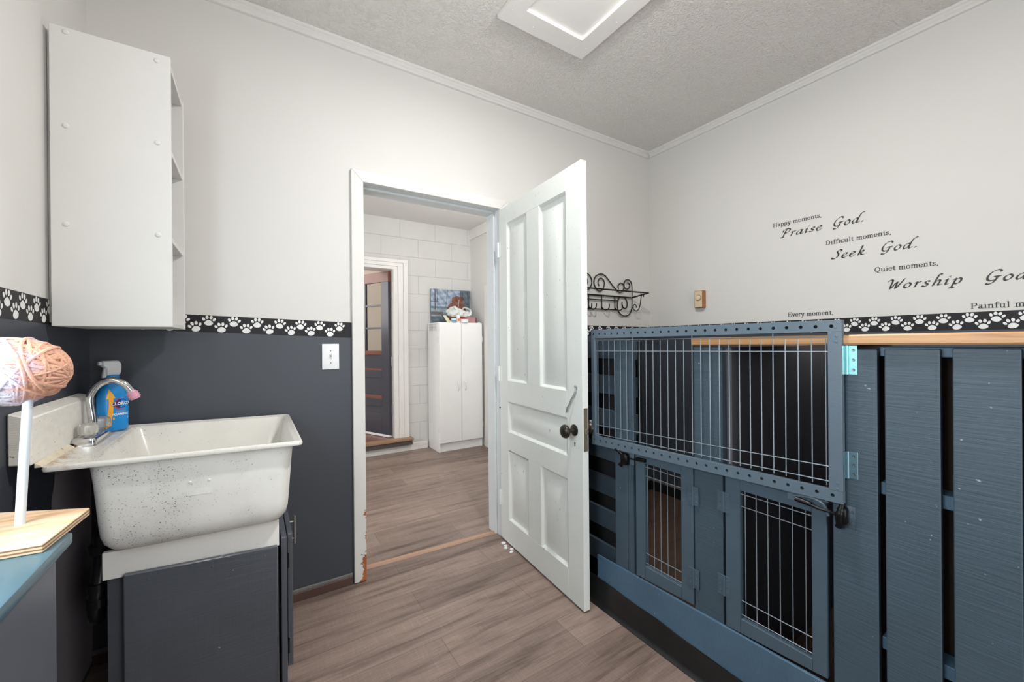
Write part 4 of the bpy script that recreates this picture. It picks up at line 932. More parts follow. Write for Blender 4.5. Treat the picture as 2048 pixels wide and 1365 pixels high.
# ------------------------------------------------------------------ dog kennel
KX = 1.325
def kennel():
    t = thing('dog_kennel', 'slate blue pallet-wood dog kennel built along the right wall', 'dog kennel', (1.9, 0.9, 0))
    # left bay: horizontal pallet slats ending at a vertical board
    for z0, z1 in ((1.115, 1.195), (0.955, 1.04), (0.80, 0.884), (0.655, 0.728), (0.495, 0.580), (0.343, 0.430), (0.178, 0.270)):
        m = MB(); m.box((KX+0.020, 1.14, z0), (KX+0.038, 2.085, z1), 0.0015); build('slat', m, KSLAT, t)
    def board(y0, y1, z0, z1, x=KX, d=0.020, mat=KBLUE, nm='board', lean=0.0):
        m = MB(); m.hexa([(x, y0-lean, z0), (x+d, y0-lean, z0), (x+d, y1-lean, z0), (x, y1-lean, z0), (x, y0, z1), (x+d, y0, z1), (x+d, y1, z1), (x, y1, z1)], 0.0018); return build(nm, m, mat, t)
    board(1.168, 1.236, 0.15, 1.198); board(1.136, 1.1665, 0.15, 1.195, KX+0.0015)
    m = MB(); m.box((KX+0.060, 1.146, 0.004), (KX+0.072, 2.09, 1.19)); lbl(build('gap_shade', m, DARKHOLE, t), 'added black sheet shading the gaps between the slats')  # black sheet added so the gaps between the slats read dark
    board(0.757, 0.862, 0.17, 1.172)
    board(0.3575, 0.452, 0.012, 1.170)
    board(0.2465, 0.3430, 0.012, 1.172, lean=0.0); board(0.1295, 0.2265, 0.012, 1.174); board(0.010, 0.112, 0.012, 1.174); board(-0.115, -0.01, 0.012, 1.174); board(-0.24, -0.135, 0.012, 1.174)
    for z0, z1 in ((1.152, 1.176), (0.800, 0.832), (0.406, 0.438), (0.02, 0.05)):
        m = MB(); m.box((KX+0.0203, -0.25, z0), (KX+0.075, 0.357, z1), 0.002); build('rail', m, [KBLUEH, DKWOOD], t)
    # deck boards of the pallet seen through the gaps, raw brown wood
    m = MB(); m.box((KX+0.09, -0.25, 0.0), (KX+0.105, 0.40, 1.16)); build('inner_panel', m, DKWOOD, t)
    # kick board and cove base
    m = MB(); m.hexa([(KX-0.010, 0.442, 0.088), (KX, 0.442, 0.088), (KX, 1.340, 0.118), (KX-0.010, 1.340, 0.118), (KX-0.010, 0.442, 0.252), (KX, 0.442, 0.252), (KX, 1.340, 0.221), (KX-0.010, 1.340, 0.221)], 0.002)
    build('kick_board', m, KBLUEH, t)
    m = MB()
    prof = [(0.0, 0.0), (-0.020, 0.0), (-0.020, 0.003), (-0.010, 0.010), (-0.005, 0.024), (-0.004, 1.0), (0.0, 1.0)]
    ring = []; k = 22
    for i in range(k+1):
        y = 0.40+(1.62-0.40)*i/k; h = 0.098+0.036*min(1.0, max(0.0, (y-0.77)/0.80))+0.0025*math.sin(i*1.3)+0.002*math.sin(i*0.6+1)
        ring.append([Vector((KX-0.0105+a, y, z*h if z == 1.0 else z)) for a, z in prof])
    m.loft(ring); lbl(build('cove_base', m, COVE, t, smooth=40, recalc=True), 'scuffed black vinyl cove base')
    # thin brown sheets over the floor of the runs, shade put into the colour
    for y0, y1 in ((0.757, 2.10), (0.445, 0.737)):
        m = MB(); m.box((KX+0.028, y0, 0.001), (XR-0.016, y1 if y1 < 2 else 1.14, 0.006)); build('run_shade', m, RUNSHADE, t)
    m = MB(); m.box((KX+0.075, 1.141, 0.001), (XR-0.016, YB-0.016, 0.006)); build('run_shade', m, RUNSHADE, t)
    # solid divider and top support, end panel
    m = MB(); m.box((KX+0.025, 0.738, 0.0), (XR-0.016, 0.756, 1.17), 0.001); build('divider_panel', m, SHELLDK, t)
    m = MB(); m.box((KX+0.038, 0.43, 1.12), (1.74, 0.47, 1.176), 0.002); build('top_support', m, SHELLDK, t)
    m = MB(); m.box((KX+0.055, 0.425, 0.0), (XR-0.016, 0.443, 1.12), 0.001); build('divider_panel', m, SHELLDK, t)
    # ---- lower doors
    def ldoor(y0, y1, zb0, zb1, zt, oy0, oy1, ob, ot, wy, hz, lab):
        X = KX-0.004; D = 0.020; m = MB()
        def bar(p): m.hexa([(X, p[0][0], p[0][1]), (X+D, p[0][0], p[0][1]), (X+D, p[1][0], p[1][1]), (X, p[1][0], p[1][1]), (X, p[3][0], p[3][1]), (X+D, p[3][0], p[3][1]), (X+D, p[2][0], p[2][1]), (X, p[2][0], p[2][1])], 0.0012)
        lerp = lambda y: zb0+(zb1-zb0)*(y-y0)/(y1-y0)
        bar(((y0, lerp(y0)), (oy0, lerp(oy0)), (oy0, zt), (y0, zt))); bar(((oy1, lerp(oy1)), (y1, lerp(y1)), (y1, zt), (oy1, zt)))
        bar(((oy0, lerp(oy0)), (oy1, lerp(oy1)), (oy1, ob), (oy0, ob))); bar(((oy0, ot), (oy1, ot), (oy1, zt), (oy0, zt)))
        g = lbl(build('kennel_door', m, DBLUE, t), lab)
        w_ = MB(); xw = X+D*0.55
        for y in wy: w_.cyl((xw, y, ob-0.004), (xw, y, ot+0.004), 0.0014, 7)
        for z in hz: w_.cyl((xw-0.0032, oy0-0.002, z), (xw-0.0032, oy1+0.002, z), 0.0014, 7)
        build('wire_mesh', w_, WIREM, g)
        return g
    wy = [1.070-0.0308*k for k in range(6)]
    g1 = ldoor(0.8645, 1.1205, 0.247, 0.232, 0.745, 0.9125, 1.0775, 0.288, 0.702, wy, (0.686, 0.650, 0.338, 0.298), 'left lower kennel door with wire grille')
    wy = [0.688-0.0338*k for k in range(6)]
    g2 = ldoor(0.465, 0.7475, 0.262, 0.243, 0.745, 0.5005, 0.6995, 0.294, 0.709, wy, (0.696, 0.656, 0.350, 0.305), 'right lower kennel door with wire grille')
    def bhinge(y, z, par):
        m = MB(); m.box((KX-0.0062, y-0.021, z-0.034), (KX-0.0038, y-0.0035, z+0.034), 0.0006); m.box((KX-0.0062, y+0.0035, z-0.034), (KX-0.0038, y+0.021, z+0.034), 0.0006); m.cyl((KX-0.0062, y, z-0.034), (KX-0.0062, y, z+0.034), 0.0034, 8)
        for dy in (-0.012, 0.012):
            for dz in (-0.02, 0.0, 0.02): m.lathe([(0.0034, 0), (0.0028, 0.001), (0.0006, 0.0012)], (KX-0.0062, y+dy, z+dz), (-1, 0, 0), 7)
        build('butt_hinge', m, DBLUE, par)
    bhinge(0.863, 0.345, g1); bhinge(0.863, 0.640, g1); bhinge(0.752, 0.375, g2); bhinge(0.752, 0.655, g2)
    # ---- upper gate: perforated rails, stiles, wire grille, hinges
    GX = 1.300; GD = 0.017; m = MB()
    def perf(y0, z00, z01, y1, z10, z11, ys_, dz=0.0):
        """perforated rail between y0 (far) and y1 (near)"""
        zb = lambda y: z00+(z10-z00)*(y-y0)/(y1-y0); ztp = lambda y: z01+(z11-z01)*(y-y0)/(y1-y0)
        cuts = [y0]+[(a+b)/2 for a, b in zip(ys_, ys_[1:])]+[y1]
        for yc, a, b in zip(ys_, cuts, cuts[1:]):
            zc = (zb(yc)+ztp(yc))/2+dz; r = 0.0050
            o8 = [(a, zb(a)), ((a+b)/2, zb((a+b)/2)), (b, zb(b)), (b, zc), (b, ztp(b)), ((a+b)/2, ztp((a+b)/2)), (a, ztp(a)), (a, zc)]
            sgn = 1 if a < b else -1
            i8 = [(yc+sgn*r*math.cos(q), zc+r*math.sin(q)) for q in [math.radians(-135+45*k) for k in range(8)]]
            vs = [(GX, y, z) for y, z in o8]+[(GX, y, z) for y, z in i8]+[(GX+0.012, y, z) for y, z in i8]
            for k in range(8):
                j = (k+1) % 8
                m.add([vs[k], vs[j], vs[8+j], vs[8+k]], [(0, 1, 2, 3)], 0); m.add([vs[8+k], vs[8+j], vs[16+j], vs[16+k]], [(0, 1, 2, 3)], 0)
            m.add([vs[16+k] for k in range(8)], [tuple(range(8))], 1)
        p = [(y0, zb(y0)), (y1, zb(y1)), (y1, ztp(y1)), (y0, ztp(y0))]
        A = [(GX, y, z) for y, z in p]; B_ = [(GX+GD, y, z) for y, z in p]
        for k in range(4): m.add([A[k], A[(k+1) % 4], B_[(k+1) % 4], B_[k]], [(0, 1, 2, 3)], 0)
        m.add(B_, [(0, 1, 2, 3)], 0)
    far, near = 1.352, 0.421
    hol = [1.336-0.0357*k for k in range(26)]
    perf(far, 1.207, 1.2455, near, 1.2165, 1.2475, hol, -0.001)
    perf(far, 0.7255, 0.7660, near, 0.7620, 0.7935, hol, 0.002)
    m.hexa([(GX, near, 0.7935), (GX+GD, near, 0.7935), (GX+GD, near+0.031, 0.7925), (GX, near+0.031, 0.7925), (GX, near, 1.2165), (GX+GD, near, 1.2165), (GX+GD, near+0.031, 1.2160), (GX, near+0.031, 1.2160)], 0.001)
    m.hexa([(GX, far-0.022, 0.766), (GX+GD, far-0.022, 0.766), (GX+GD, far, 0.766), (GX, far, 0.766), (GX, far-0.022, 1.207), (GX+GD, far-0.022, 1.207), (GX+GD, far, 1.207), (GX, far, 1.207)], 0.001)
    for y, z in ((near+0.012, 1.205), (near+0.014, 1.228), (near+0.012, 0.815), (near+0.012, 0.80), (near+0.012, 1.19)): m.lathe([(0.0034, 0), (0.0028, 0.0012), (0.0006, 0.0015)], (GX, y, z), (-1, 0, 0), 8)
    g = build('upper_gate', m, [GBLUE, DARKHOLE], t, smooth=25, recalc=True)
    lbl(g, 'large upper gate with perforated rails and wire grille')
    w_ = MB(); xw = GX+0.0105
    zlo = lambda y: 0.766+(0.7935-0.766)*(far-y)/(far-near)
    n = 27
    for k in range(n):
        y = 1.320-(1.320-0.460)*k/(n-1); w_.cyl((xw, y, zlo(y)+(0.0 if k % 8 == 0 else 0.007)), (xw, y, 1.214 if k % 8 == 6 else 1.197), 0.0015, 7)
    for (a, b) in ((1.199, 1.203), (1.149, 1.163), (0.815, 0.853), (0.775, 0.813)): w_.cyl((xw-0.0034, 1.334, a), (xw-0.0034, 0.450, b), 0.0015, 7)
    build('wire_mesh', w_, WIREM, g)
    for z0, z1, mt, lb in ((1.103, 1.179, ZINC, 'bright zinc hinge'), (0.829, 0.900, STEELP, 'dull grey hinge')):
        m = MB(); m.box((KX-0.0022, 0.396, z0), (KX, 0.421, z1), 0.0006); m.box((GX+0.003, 0.4188, z0), (KX-0.001, 0.4208, z1), 0.0005); m.cyl((KX-0.005, 0.4175, z0), (KX-0.005, 0.4175, z1), 0.0046, 10)
        for dz in (0.012, (z1-z0)/2, z1-z0-0.012): m.lathe([(0.0042, 0), (0.0036, 0.001), (0.0007, 0.0008)], (KX-0.0022, 0.404, z0+dz), (-1, 0, 0), 10, 1)
        lbl(build('gate_hinge', m, [mt, SCREW], g), lb)
    # ---- latches
    m = MB()   # right latch: plate, jaw, rod with grip
    m.box((KX-0.002, 0.402, 0.695), (KX, 0.438, 0.755), 0.0006, 1)
    for z in (0.710, 0.740): m.lathe([(0.0042, 0), (0.0036, 0.0014), (0.0007, 0.0016)], (KX-0.002, 0.408, z), (-1, 0, 0), 8, 1)
    m.tube(smoothpts3([(KX-0.012, 0.426, 0.763), (KX-0.022, 0.428, 0.742), (KX-0.024, 0.430, 0.722), (KX-0.016, 0.430, 0.700), (KX-0.006, 0.440, 0.694)]), [0.006]*6+[0.009]*8+[0.006]*7, 8)
    m.box((KX-0.024, 0.416, 0.706), (KX-0.002, 0.436, 0.752), 0.004)
    m.tube(smoothpts3([(KX-0.012, 0.424, 0.722), (KX-0.020, 0.452, 0.731), (KX-0.024, 0.480, 0.733), (KX-0.022, 0.500, 0.737)]), 0.0042, 8)
    m.tube([(KX-0.022, 0.494, 0.7365), (KX-0.022, 0.532, 0.741)], [0.0065, 0.0075], 10)
    lbl(build('gate_latch', m, [BLACKM, KBLUE], t, smooth=50), 'black rod latch near the right post')
    m = MB(); m.box((KX-0.0068, 0.535, 0.728), (KX-0.0042, 0.560, 0.748), 0.001); m.tube(smoothpts3([(KX-0.008, 0.545, 0.742), (KX-0.012, 0.505, 0.752), (KX-0.012, 0.470, 0.745), (KX-0.010, 0.458, 0.715)]), 0.004, 8); build('strike_loop', m, GBLUE, t)
    m = MB()   # left latch
    m.box((KX-0.002, 1.130, 0.680), (KX, 1.165, 0.728), 0.0006, 1)
    m.box((KX-0.026, 1.152, 0.676), (KX-0.001, 1.186, 0.722), 0.005)
    m.tube([(KX-0.02, 1.178, 0.715), (KX-0.022, 1.196, 0.727), (KX-0.022, 1.212, 0.733)], [0.007, 0.006, 0.007], 8); m.tube([(KX-0.016, 1.176, 0.685), (KX-0.016, 1.196, 0.668), (KX-0.014, 1.186, 0.666)], 0.007, 8)
    m.tube(smoothpts3([(KX-0.014, 1.155, 0.706), (KX-0.016, 1.135, 0.708), (KX-0.014, 1.11, 0.710), (KX-0.010, 1.09, 0.714)]), 0.0036, 8); m.tube([(KX-0.011, 1.108, 0.712), (KX-0.011, 1.066, 0.716)], 0.008, 8)
    lbl(build('gate_latch', m, [BLACKM, GBLUE], t, smooth=50), 'black rod latch near the left board')
    m = MB(); m.box((GX-0.004, 1.352, 0.80), (GX+0.014, 1.366, 0.832), 0.002); m.cyl((GX-0.005, 1.359, 0.806), (GX-0.005, 1.359, 0.770), 0.004, 8); lbl(build('catch', m, LATCHG, t), 'small bright catch on the far gate edge')
kennel()
m = MB(); m.hexa([(1.309, -0.26, 1.186), (1.75, -0.26, 1.186), (1.75, 0.863, 1.178), (1.311, 0.863, 1.178), (1.309, -0.26, 1.2125), (1.75, -0.26, 1.2125), (1.75, 0.863, 1.2045), (1.311, 0.863, 1.2045)], 0.004)
tag(build('worktop', m, PINE), 'pine plank lying along the top front of the kennel', 'worktop')

# ------------------------------------------------------------------ passage room beyond the doorway
OX0, OX1, OZ = 0.50, 1.295, 1.985           # far doorway, opens over a step
m = MB(); m.box((PX0-0.1, PY1, 0), (OX0-0.02, PY1+0.2, PZ)); m.box((OX1+0.02, PY1, 0), (PX1+0.1, PY1+0.2, PZ)); m.box((OX0-0.02, PY1, OZ+0.02), (OX1+0.02, PY1+0.2, PZ)); m.box((OX0-0.02, PY1, 0), (OX1+0.02, PY1+0.2, 0.13))
struct('wall_far', m, BLOCK, 'white painted concrete block wall of the passage', 'wall', smooth=0)
m = MB(); m.box((PX1, YB+WT, 0), (PX1+0.1, PY1+0.0, PZ))
struct('wall_far_right', m, WALL, 'white side wall of the passage behind the storage cabinet', 'wall', smooth=0)
m = MB(); m.box((PX0-0.1, YB+WT, 0), (PX0, 2.28, PZ)); m.box((PX0-0.1, 3.52, 0), (PX0, PY1, PZ)); m.box((PX0-0.1, 2.28, 0), (PX0, 3.52, 0.48)); m.box((PX0-0.1, 2.28, 1.82), (PX0, 3.52, PZ))
struct('wall_far_left', m, WALL, 'white window wall of the passage', 'wall', smooth=0)
m = MB(); m.box((PX0-0.1, YB+WT, PZ), (PX1+0.1, PY1+0.2, PZ+0.1)); struct('ceiling.001', m, WALL, 'flat white ceiling of the passage', 'ceiling', smooth=0)
m = MB(); m.box((PX1-0.022, YB+WT, PZ-0.12), (PX1, PY1, PZ), 0.003); struct('trim_12', m, TRIMW, 'white board along the top of the passage side wall', 'trim')
# casing of a side doorway in the passage's right wall
m = MB(); m.box((PX1-0.02, 3.93, 0), (PX1, 4.02, 1.83), 0.003); m.box((PX1-0.02, 2.95, 1.74), (PX1, 3.93, 1.83), 0.003); m.box((PX1-0.02, 2.95, 0), (PX1, 3.04, 1.74), 0.003)
struct('trim_13', m, TRIMW, 'white casing of the side doorway in the passage', 'door casing')
m = MB(); m.box((PX1-0.010, 3.04, 0.005), (PX1-0.001, 3.93, 1.74)); d3 = struct('door_3', m, TRIMW, 'closed white side door in the passage', 'door')
m = MB(); m.box((PX1-0.016, 3.885, 0.90), (PX1-0.009, 3.925, 1.12), 0.001); lbl(build('hinge_plate', m, STEELP, d3), 'grey steel hinge leaf')
# far doorway casing
m = MB()
CWF = 0.15
for x0, x1, p in ((OX1, OX1+0.045, 0.016), (OX1+0.045, OX1+0.10, 0.026), (OX1+0.10, OX1+CWF, 0.034)): m.box((x0, PY1-p, 0.145), (x1, PY1, OZ+(x0-OX1)*0.72), 0.002)
for x0, x1, p in ((0, 0.045, 0.016), (0.045, 0.10, 0.026), (0.10, CWF, 0.034)): m.box((OX0-CWF, PY1-p, OZ+x0*0.72), (OX1+x1, PY1, OZ+x1*0.72), 0.002)
m.box((OX0-CWF, PY1-0.03, 0.145), (OX0, PY1, OZ), 0.002)
m.box((OX1, PY1, 0.13), (OX1+0.02, PY1+0.2, OZ+0.02), 0.001); m.box((OX0-0.02, PY1, 0.13), (OX0, PY1+0.2, OZ+0.02), 0.001); m.box((OX0, PY1, OZ), (OX1, PY1+0.2, OZ+0.02), 0.001)
struct('trim_14', m, TRIMW, 'thick white moulded casing of the far doorway', 'door casing')
# step
st = thing('door_step', 'brown-topped step below the far doorway', 'step', (1.0, 4.33, 0.0))
m = MB(); m.box((0.40, 4.275, 0.125), (1.475, PY1-0.001, 0.15), 0.003); build('tread', m, paint('tread_wood', L(150, 118, 92), 0.5, 0.12, 8, 0.1, 40), st)
m = MB(); m.box((0.40, 4.29, 0.075), (1.465, PY1-0.001, 0.125), 0.002); build('riser', m, paint('riser_dark', L(76, 68, 68), 0.5, 0.1, 8), st)
m = MB(); m.box((0.40, 4.345, 0.0), (1.66, PY1-0.001, 0.075), 0.002); build('plinth', m, TRIMW, st)
m = MB(); m.box((OX0, PY1, 0.13), (OX1, 5.95, 0.148)); struct('floor.001', m, paint('far_floor_redbrown', L(120, 84, 70), 0.3, 0.12, 5, 0.05, 30, (1, 6, 1)), 'red-brown wood floor beyond the far doorway', 'floor', smooth=0)
# old half-glazed door swung into the room beyond
def old_door():
    ang = math.atan2(0.41, -0.19); W, T = 0.79, 0.035; z0, z1 = 0.165, 1.97
    DK = paint('old_door_dark_paint', L(64, 66, 77), 0.3, 0.12, 3, 0.05, 60); RD = paint('old_door_redbrown', L(118, 72, 60), 0.35, 0.12, 4, 0.05, 60)
    m = MB()
    def bx(u0, u1, a, b, mi=0, y0=0.0, y1=T): m.box((u0, y0, a), (u1, y1, b), 0.0015, mi)
    bx(0.0, 0.115, z0, z1-0.11); bx(W-0.115, W, z0, z1-0.11); bx(0, W, z1-0.11, z1, 1)
    bx(0.115, W-0.115, 1.055, 1.10, 1)
    bx(0.115, W-0.115, 0.90, 1.055, 0, 0.010, T-0.010); bx(0.115, W-0.115, 0.80, 0.88, 0); bx(0.115, W-0.115, 0.88, 0.90, 1)
    bx(0.115, W-0.115, 0.60, 0.80, 0, 0.010, T-0.010); bx(0.115, W-0.115, 0.565, 0.60, 1)
    bx(0.115, W-0.115, 0.48, 0.565, 0); bx(0.115, W-0.115, 0.40, 0.48, 0, 0.010, T-0.010); bx(0.115, W-0.115, z0, 0.40, 0)
    d = build('door_2', m, [DK, RD], local=True); d.location = (OX1-0.012, PY1+0.065, 0); d.rotation_euler = (0, 0, ang)
    d['kind'] = 'structure'; d['label'] = 'dark half-glazed old door standing open beyond the passage'; d['category'] = 'door'
    def part(nm, mb, mat): o = build(nm, mb, mat, local=True); o.parent = d; return o
    k = MB(); g0, g1, za, zb = 0.115, W-0.115, 1.10, z1-0.11
    for i in (1,): u = g0+(g1-g0)*i/2; k.box((u-0.010, 0.004, za), (u+0.010, T-0.004, zb), 0.002)
    for i in (1, 2): z = za+(zb-za)*i/3; k.box((g0, 0.006, z-0.010), (g1, T-0.006, z+0.010), 0.002)
    part('muntins', k, DK)
    k = MB(); k.box((g0, 0.016, za), (g1, 0.019, zb))
    gl, n, l, b = nt('window_glass'); b.inputs['Transmission Weight'].default_value = 1; b.inputs['Roughness'].default_value = 0.02; b.inputs['IOR'].default_value = 1.05
    part('glass', k, gl)
    k = MB(); k.box((0.22, -0.006, 0.215), (0.46, 0.0, 0.385), 0.003); lbl(part('pet_flap', k, plain('flap_black', L(30, 28, 30), 0.4)), 'black pet flap')
    k = MB(); k.box((0.0, -0.004, z0-0.012), (W, T+0.004, z0+0.012), 0.002); lbl(part('door_sweep', k, PLASTW), 'white weather strip')
    for z in (1.62, 0.98, 0.45):
        k = MB(); k.cyl((-0.006, -0.004, z-0.05), (-0.006, -0.004, z+0.05), 0.007, 8); part('door_hinge', k, LATCHG)
old_door()
# shell of the room beyond
m = MB(); m.box((-0.7, 6.0, 0), (2.2, 6.1, 2.7)); m.box((2.1, PY1+0.2, 0), (2.2, 6.0, 2.7)); m.box((-0.7, PY1+0.2, 2.6), (2.2, 6.1, 2.7)); m.box((-0.8, PY1+0.2, 0), (-0.7, 6.1, 2.7)); m.box((-0.7, PY1+0.2, 0), (2.2, 6.1, 0.12))
struct('wall_beyond', m, paint('beyond_wall_cream', L(232, 224, 214), 0.6, 0.02, 3), 'cream walls of the room beyond the far doorway', 'wall', smooth=0)
# white two-door storage cabinet
def storage():
    x0, x1, y0, y1, h = 1.682, 2.207, 4.052, PY1-0.006, 1.405
    t = thing('storage_cabinet', 'tall white two-door storage cabinet against the block wall', 'cabinet', (1.94, 4.2, 0))
    m = MB()
    m.box((x0, y0+0.018, 0.0), (x0+0.016, y1, h-0.016), 0.001); m.box((x1-0.016, y0+0.018, 0.0), (x1, y1, h-0.016), 0.001); m.box((x0, y0+0.016, h-0.016), (x1, y1, h), 0.001)
    m.box((x0+0.016, y1-0.006, 0.05), (x1-0.016, y1, h-0.016)); m.box((x0+0.016, y0+0.03, 0.085), (x1-0.016, y1-0.006, 0.10)); m.box((x0+0.016, y0+0.03, 0.0), (x1-0.016, y0+0.045, 0.085), 0.001)
    build('carcass', m, CABW2, t)
    mid = (x0+x1)/2
    for a, b, hx in ((x0+0.002, mid-0.0015, mid-0.044), (mid+0.0015, x1-0.002, mid+0.044)):
        m = MB(); m.box((a, y0, 0.098), (b, y0+0.0165, h-0.006), 0.0015); d = build('cabinet_door', m, CABW2, t)
        m = MB(); m.tube(smoothpts3([(hx, y0, 0.755), (hx, y0-0.018, 0.735), (hx, y0-0.024, 0.705), (hx, y0-0.018, 0.675), (hx, y0, 0.655)]), 0.0055, 8); build('door_handle', m, PLASTW, d, smooth=60)
        for z in (0.25, 1.22):
            m = MB(); s = x0-0.002 if a < mid-0.1 else x1+0.002; m.box((s-0.004, y0+0.004, z-0.03), (s+0.004, y0+0.03, z+0.03), 0.001); build('hinge', m, PLASTW, t)
    m = MB()
    for k in range(5): m.cyl((x0-0.006, 4.13+0.045*k, h-0.09), (x0-0.006, 4.13+0.045*k, h-0.015), 0.0025, 6)
    for z in (h-0.015, h-0.05): m.cyl((x0-0.006, 4.12, z), (x0-0.006, 4.32, z), 0.0025, 6)
    build('wire_rack', m, plain('rack_white_wire', L(190, 190, 188), 0.4), t)
    return x0, x1, y0, y1, h
sx0, sx1, sy0, sy1, SH = storage()
# picture on canvas: brown dog before a wintry lake and bare trees
def picture():
    x0, x1, z0, z1, y = 1.712, 2.212, SH+0.002, 1.800, PY1-0.030
    W, H = 120, 96; rng = random.Random(5)
    def n2(x, y, s):
        return (math.sin(x*s*1.7+y*s*0.9+1.3)+math.sin(x*s*0.6-y*s*1.9+4.1)+math.sin(x*s*2.9+y*s*2.3)*0.6)/2.6
    trunks = [(0.10, 0.030, 0.0), (0.145, 0.012, 0.03), (0.42, 0.010, -0.12), (0.80, 0.010, -0.05), (0.93, 0.02, 0.02)]
    def colr(u, v):      # u right, v up
        g = 0.5+0.5*n2(u*9, v*9, 2.2)+rng.uniform(-0.18, 0.18)
        sky = (140+40*g, 158+34*g, 182+28*g)
        c = sky
        if v > 0.55: c = tuple(a*(0.80+0.22*g) for a in sky)
        if u > 0.72: c = tuple(a*(0.62+0.25*g) for a in (120, 138, 150))
        if v < 0.50 and v > 0.43: c = (86+30*g, 104+30*g, 118+20*g)
        if v <= 0.43: c = (120+40*g, 140+36*g, 156+30*g)
        if v < 0.20: c = (70+40*g, 84+36*g, 98+30*g)
        if u < 0.30 and v < 0.34 and v > 0.24: c = (104, 96, 92)
        for p, wd, sl in trunks:
            if abs(u-(p+sl*(1-v))) < wd*0.5 and v > 0.40+0.08*(p > 0.3): c = (52+20*g, 58+20*g, 68+18*g)
        if u < 0.2 and 0.62 < v < 0.64: c = (60, 66, 76)
        # dog: head and shoulders
        dx, dv = (u-0.66)/0.145, (v-0.66)/0.16
        body = ((u-0.64)/0.24)**2+((v-0.42)/0.24)**2
        ear = ((u-0.775)/0.045)**2+((v-0.745)/0.07)**2; ear2 = ((u-0.555)/0.04)**2+((v-0.735)/0.055)**2
        if dx*dx+dv*dv < 1 or ear < 1 or ear2 < 1 or (body < 1 and v < 0.62):
            s = 0.75+0.4*g
            c = (122*s, 78*s, 60*s)
            if abs(u-0.69-(v-0.6)*0.1) < 0.010 and v < 0.72: c = (178, 158, 146)
            if ear < 1: c = (98*s, 62*s, 52*s)
        return L(*[max(0, min(255, q)) for q in c])
    m = MB(); m.box((x0, y, z0), (x1, PY1-0.004, z1), 0.001)
    t = thing('dog_picture', 'canvas picture of a brown dog before wintry trees on the storage cabinet', 'picture', ((x0+x1)/2, y, z0))
    build('canvas', m, plain('canvas_edge', L(120, 140, 150), 0.6), t)
    vs = [(x0+(x1-x0)*i/W, y-0.0006, z0+(z1-z0)*j/H) for j in range(H+1) for i in range(W+1)]
    fs = [(j*(W+1)+i, j*(W+1)+i+1, (j+1)*(W+1)+i+1, (j+1)*(W+1)+i) for j in range(H) for i in range(W)]
    p = MB(); p.add(vs, fs); mt, n, l, b = nt('picture_print'); at = n.new('ShaderNodeAttribute'); at.attribute_name = 'print'
    l.new(at.outputs['Color'], b.inputs['Base Color']); b.inputs['Roughness'].default_value = 0.5
    o = build('print', p, mt, t, smooth=0); ca = o.data.color_attributes.new('print', 'FLOAT_COLOR', 'POINT')
    ca.data.foreach_set('color', [q for j in range(H+1) for i in range(W+1) for q in colr(i/W, j/H)])
picture()
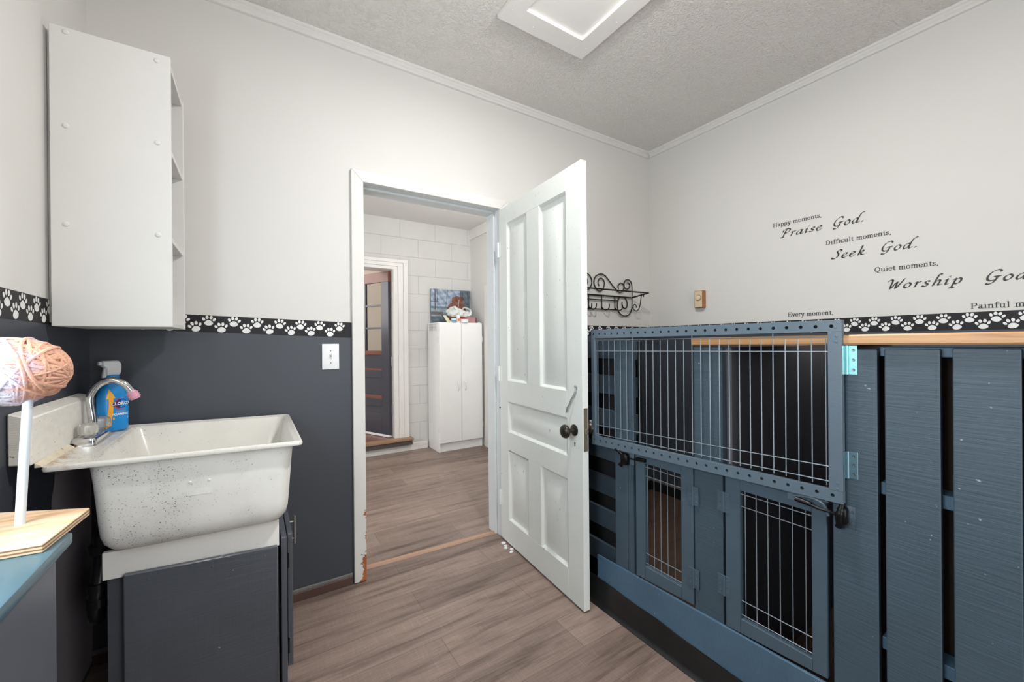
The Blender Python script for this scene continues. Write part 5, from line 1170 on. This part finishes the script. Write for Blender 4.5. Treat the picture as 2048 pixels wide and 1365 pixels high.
# clutter on top of the storage cabinet
def clutter():
    z = SH
    # crumpled white carrier bag on the red box
    m = MB(); m.box((1.965, 4.16, z), (2.125, 4.27, z+0.060), 0.003); tag(build('red_box', m, plain('box_red', L(190, 30, 44), 0.4)), 'flat red box under the white bag on the storage cabinet', 'box')
    m = MB(); rng = random.Random(11)
    for cx, cy, rx_, ry_, hh, lean in ((1.925, 4.215, 0.078, 0.058, 0.120, 0.010), (2.010, 4.220, 0.080, 0.056, 0.098, -0.012), (2.085, 4.212, 0.062, 0.052, 0.070, 0.022)):
        rings = []
        for i in range(9):
            a = math.pi*(0.06+0.94*i/8); ring = []; h_ = (1-math.cos(a))/2
            for k in range(20):
                b = 2*math.pi*k/20; q = 1+0.10*math.sin(3*b+i*0.9+cx*40)+0.08*math.sin(5*b-1.3*i)+rng.uniform(-0.06, 0.06)
                sa = max(0.05, math.sin(a))**0.5
                ring.append(Vector((cx+lean*h_+rx_*sa*math.cos(b)*q, cy+ry_*sa*math.sin(b)*q, z+0.064+hh*h_*(1+0.10*math.sin(2*b+cx*9)))))
            rings.append(ring)
        m.loft(rings)
    t = thing('carrier_bag', 'crumpled white plastic carrier bag heaped on the storage cabinet', 'bag', (2.0, 4.21, z+0.062))
    bagm = plain('bag_white_film', L(226, 230, 226), 0.3); build('bag_body', m, bagm, t, smooth=28, recalc=True)
    for x, s in ((1.900, 1), (2.045, -1)):
        m = MB(); m.tube(smoothpts3([(x+0.03*s, 4.16, z+0.150), (x-0.02, 4.135, z+0.175), (x-0.05*s, 4.13, z+0.150), (x-0.055*s, 4.135, z+0.100), (x-0.03*s, 4.14, z+0.085)]), 0.010, 8, flat=0.3); build('bag_handle', m, bagm, t, smooth=60)
    m = MB(); m.box((2.035, 4.085, z), (2.145, 4.155, z+0.062), 0.004); m.box((2.1455, 4.087, z), (2.155, 4.150, z+0.062), 0.003, 1); tag(build('storage_case', m, [paint('case_mauve', L(176, 132, 134), 0.5, 0.12, 30), plain('case_dark', L(64, 52, 58), 0.5)]), 'mauve case with dark end at the right of the cabinet top', 'case')
    m = MB(); m.hexa([(1.790, 4.11, z), (1.858, 4.11, z), (1.862, 4.125, z), (1.794, 4.125, z), (1.748, 4.135, z+0.085), (1.812, 4.135, z+0.085), (1.816, 4.15, z+0.085), (1.752, 4.15, z+0.085)], 0.001)
    t = thing('leaning_booklet', 'dark booklet with a cream page leaning at the left of the cabinet top', 'booklet', (1.81, 4.12, z)); build('cover', m, plain('booklet_dark', L(58, 62, 62), 0.5), t)
    m = MB(); m.hexa([(1.800, 4.1085, z+0.008), (1.846, 4.1085, z+0.008), (1.847, 4.1100, z+0.008), (1.801, 4.1100, z+0.008), (1.764, 4.1325, z+0.080), (1.802, 4.1325, z+0.080), (1.803, 4.134, z+0.080), (1.765, 4.134, z+0.080)]); build('page', m, plain('page_cream', L(212, 208, 176), 0.6), t)
    def pot(nm, lab, cat, x, y, prof, mat, lid=None, lidprof=None, lidlab=None):
        m = MB(); m.lathe(prof, (x, y, z), (0, 0, 1), 16); t = thing(nm, lab, cat, (x, y, z)); build('body', m, mat, t)
        if lid: m = MB(); m.lathe(lidprof, (x, y, z), (0, 0, 1), 16); build('lid', m, lid, t)
        return t
    t = pot('pill_bottle', 'white bottle with an orange label at the front of the cabinet top', 'bottle', 1.925, 4.085, [(0.022, 0), (0.024, 0.004), (0.024, 0.050), (0.018, 0.058)], PLASTW, PLASTW, [(0.020, 0.058), (0.021, 0.060), (0.021, 0.080), (0.019, 0.082)])
    m = MB()
    n_ = 9
    for k in range(n_): 
        a = -math.pi/2-0.75+1.5*k/(n_-1)
    m.add([(1.925+0.0246*math.cos(-math.pi/2-0.7+1.4*k/8), 4.085+0.0246*math.sin(-math.pi/2-0.7+1.4*k/8), z+zz) for zz in (0.016, 0.044) for k in range(9)], [(k, k+1, 10+k, 9+k) for k in range(8)]); build('bottle_label', m, plain('pill_label_orange', L(226, 120, 60), 0.4), t)
    pot('small_jar', 'pale blue jar with a white lid beside the orange-labelled bottle', 'jar', 1.868, 4.080, [(0.026, 0), (0.027, 0.003), (0.027, 0.030)], plain('jar_blue', L(118, 158, 178), 0.3), PLASTW, [(0.0285, 0.030), (0.0285, 0.042), (0.026, 0.044)])
    pot('flat_tub', 'low round white tub in front of the mauve case', 'tub', 1.995, 4.078, [(0.042, 0), (0.045, 0.004), (0.045, 0.022), (0.043, 0.030)], PLASTW, PLASTW, [(0.0465, 0.030), (0.0465, 0.036), (0.04, 0.039)])
    pot('tiny_cup', 'tiny beige cup left of the pale blue jar', 'cup', 1.833, 4.078, [(0.012, 0), (0.014, 0.018), (0.012, 0.018)], plain('cup_beige', L(224, 206, 180), 0.4))
    m = MB(); rings = []
    for i in range(8):
        a = 0.1+(math.pi-0.2)*i/7; rings.append([Vector((1.846+0.038*math.sin(a)*math.cos(b)*(1+0.15*math.sin(3*b)), 4.165+0.03*math.sin(a)*math.sin(b), z+0.040-0.040*math.cos(a))) for b in [2*math.pi*k/14 for k in range(14)]])
    m.loft(rings); tag(build('brown_pouch', m, paint('pouch_brown', L(92, 50, 38), 0.6, 0.2, 30, 0.3, 60), smooth=60, recalc=True), 'small reddish-brown pouch behind the jars on the storage cabinet', 'pouch')
    m = MB(); m.box((2.172, 4.07, z), (2.182, 4.08, z+0.012), 0.002); tag(build('dice_block', m, PLASTW), 'tiny white block at the right end of the cabinet top', 'block')
clutter()
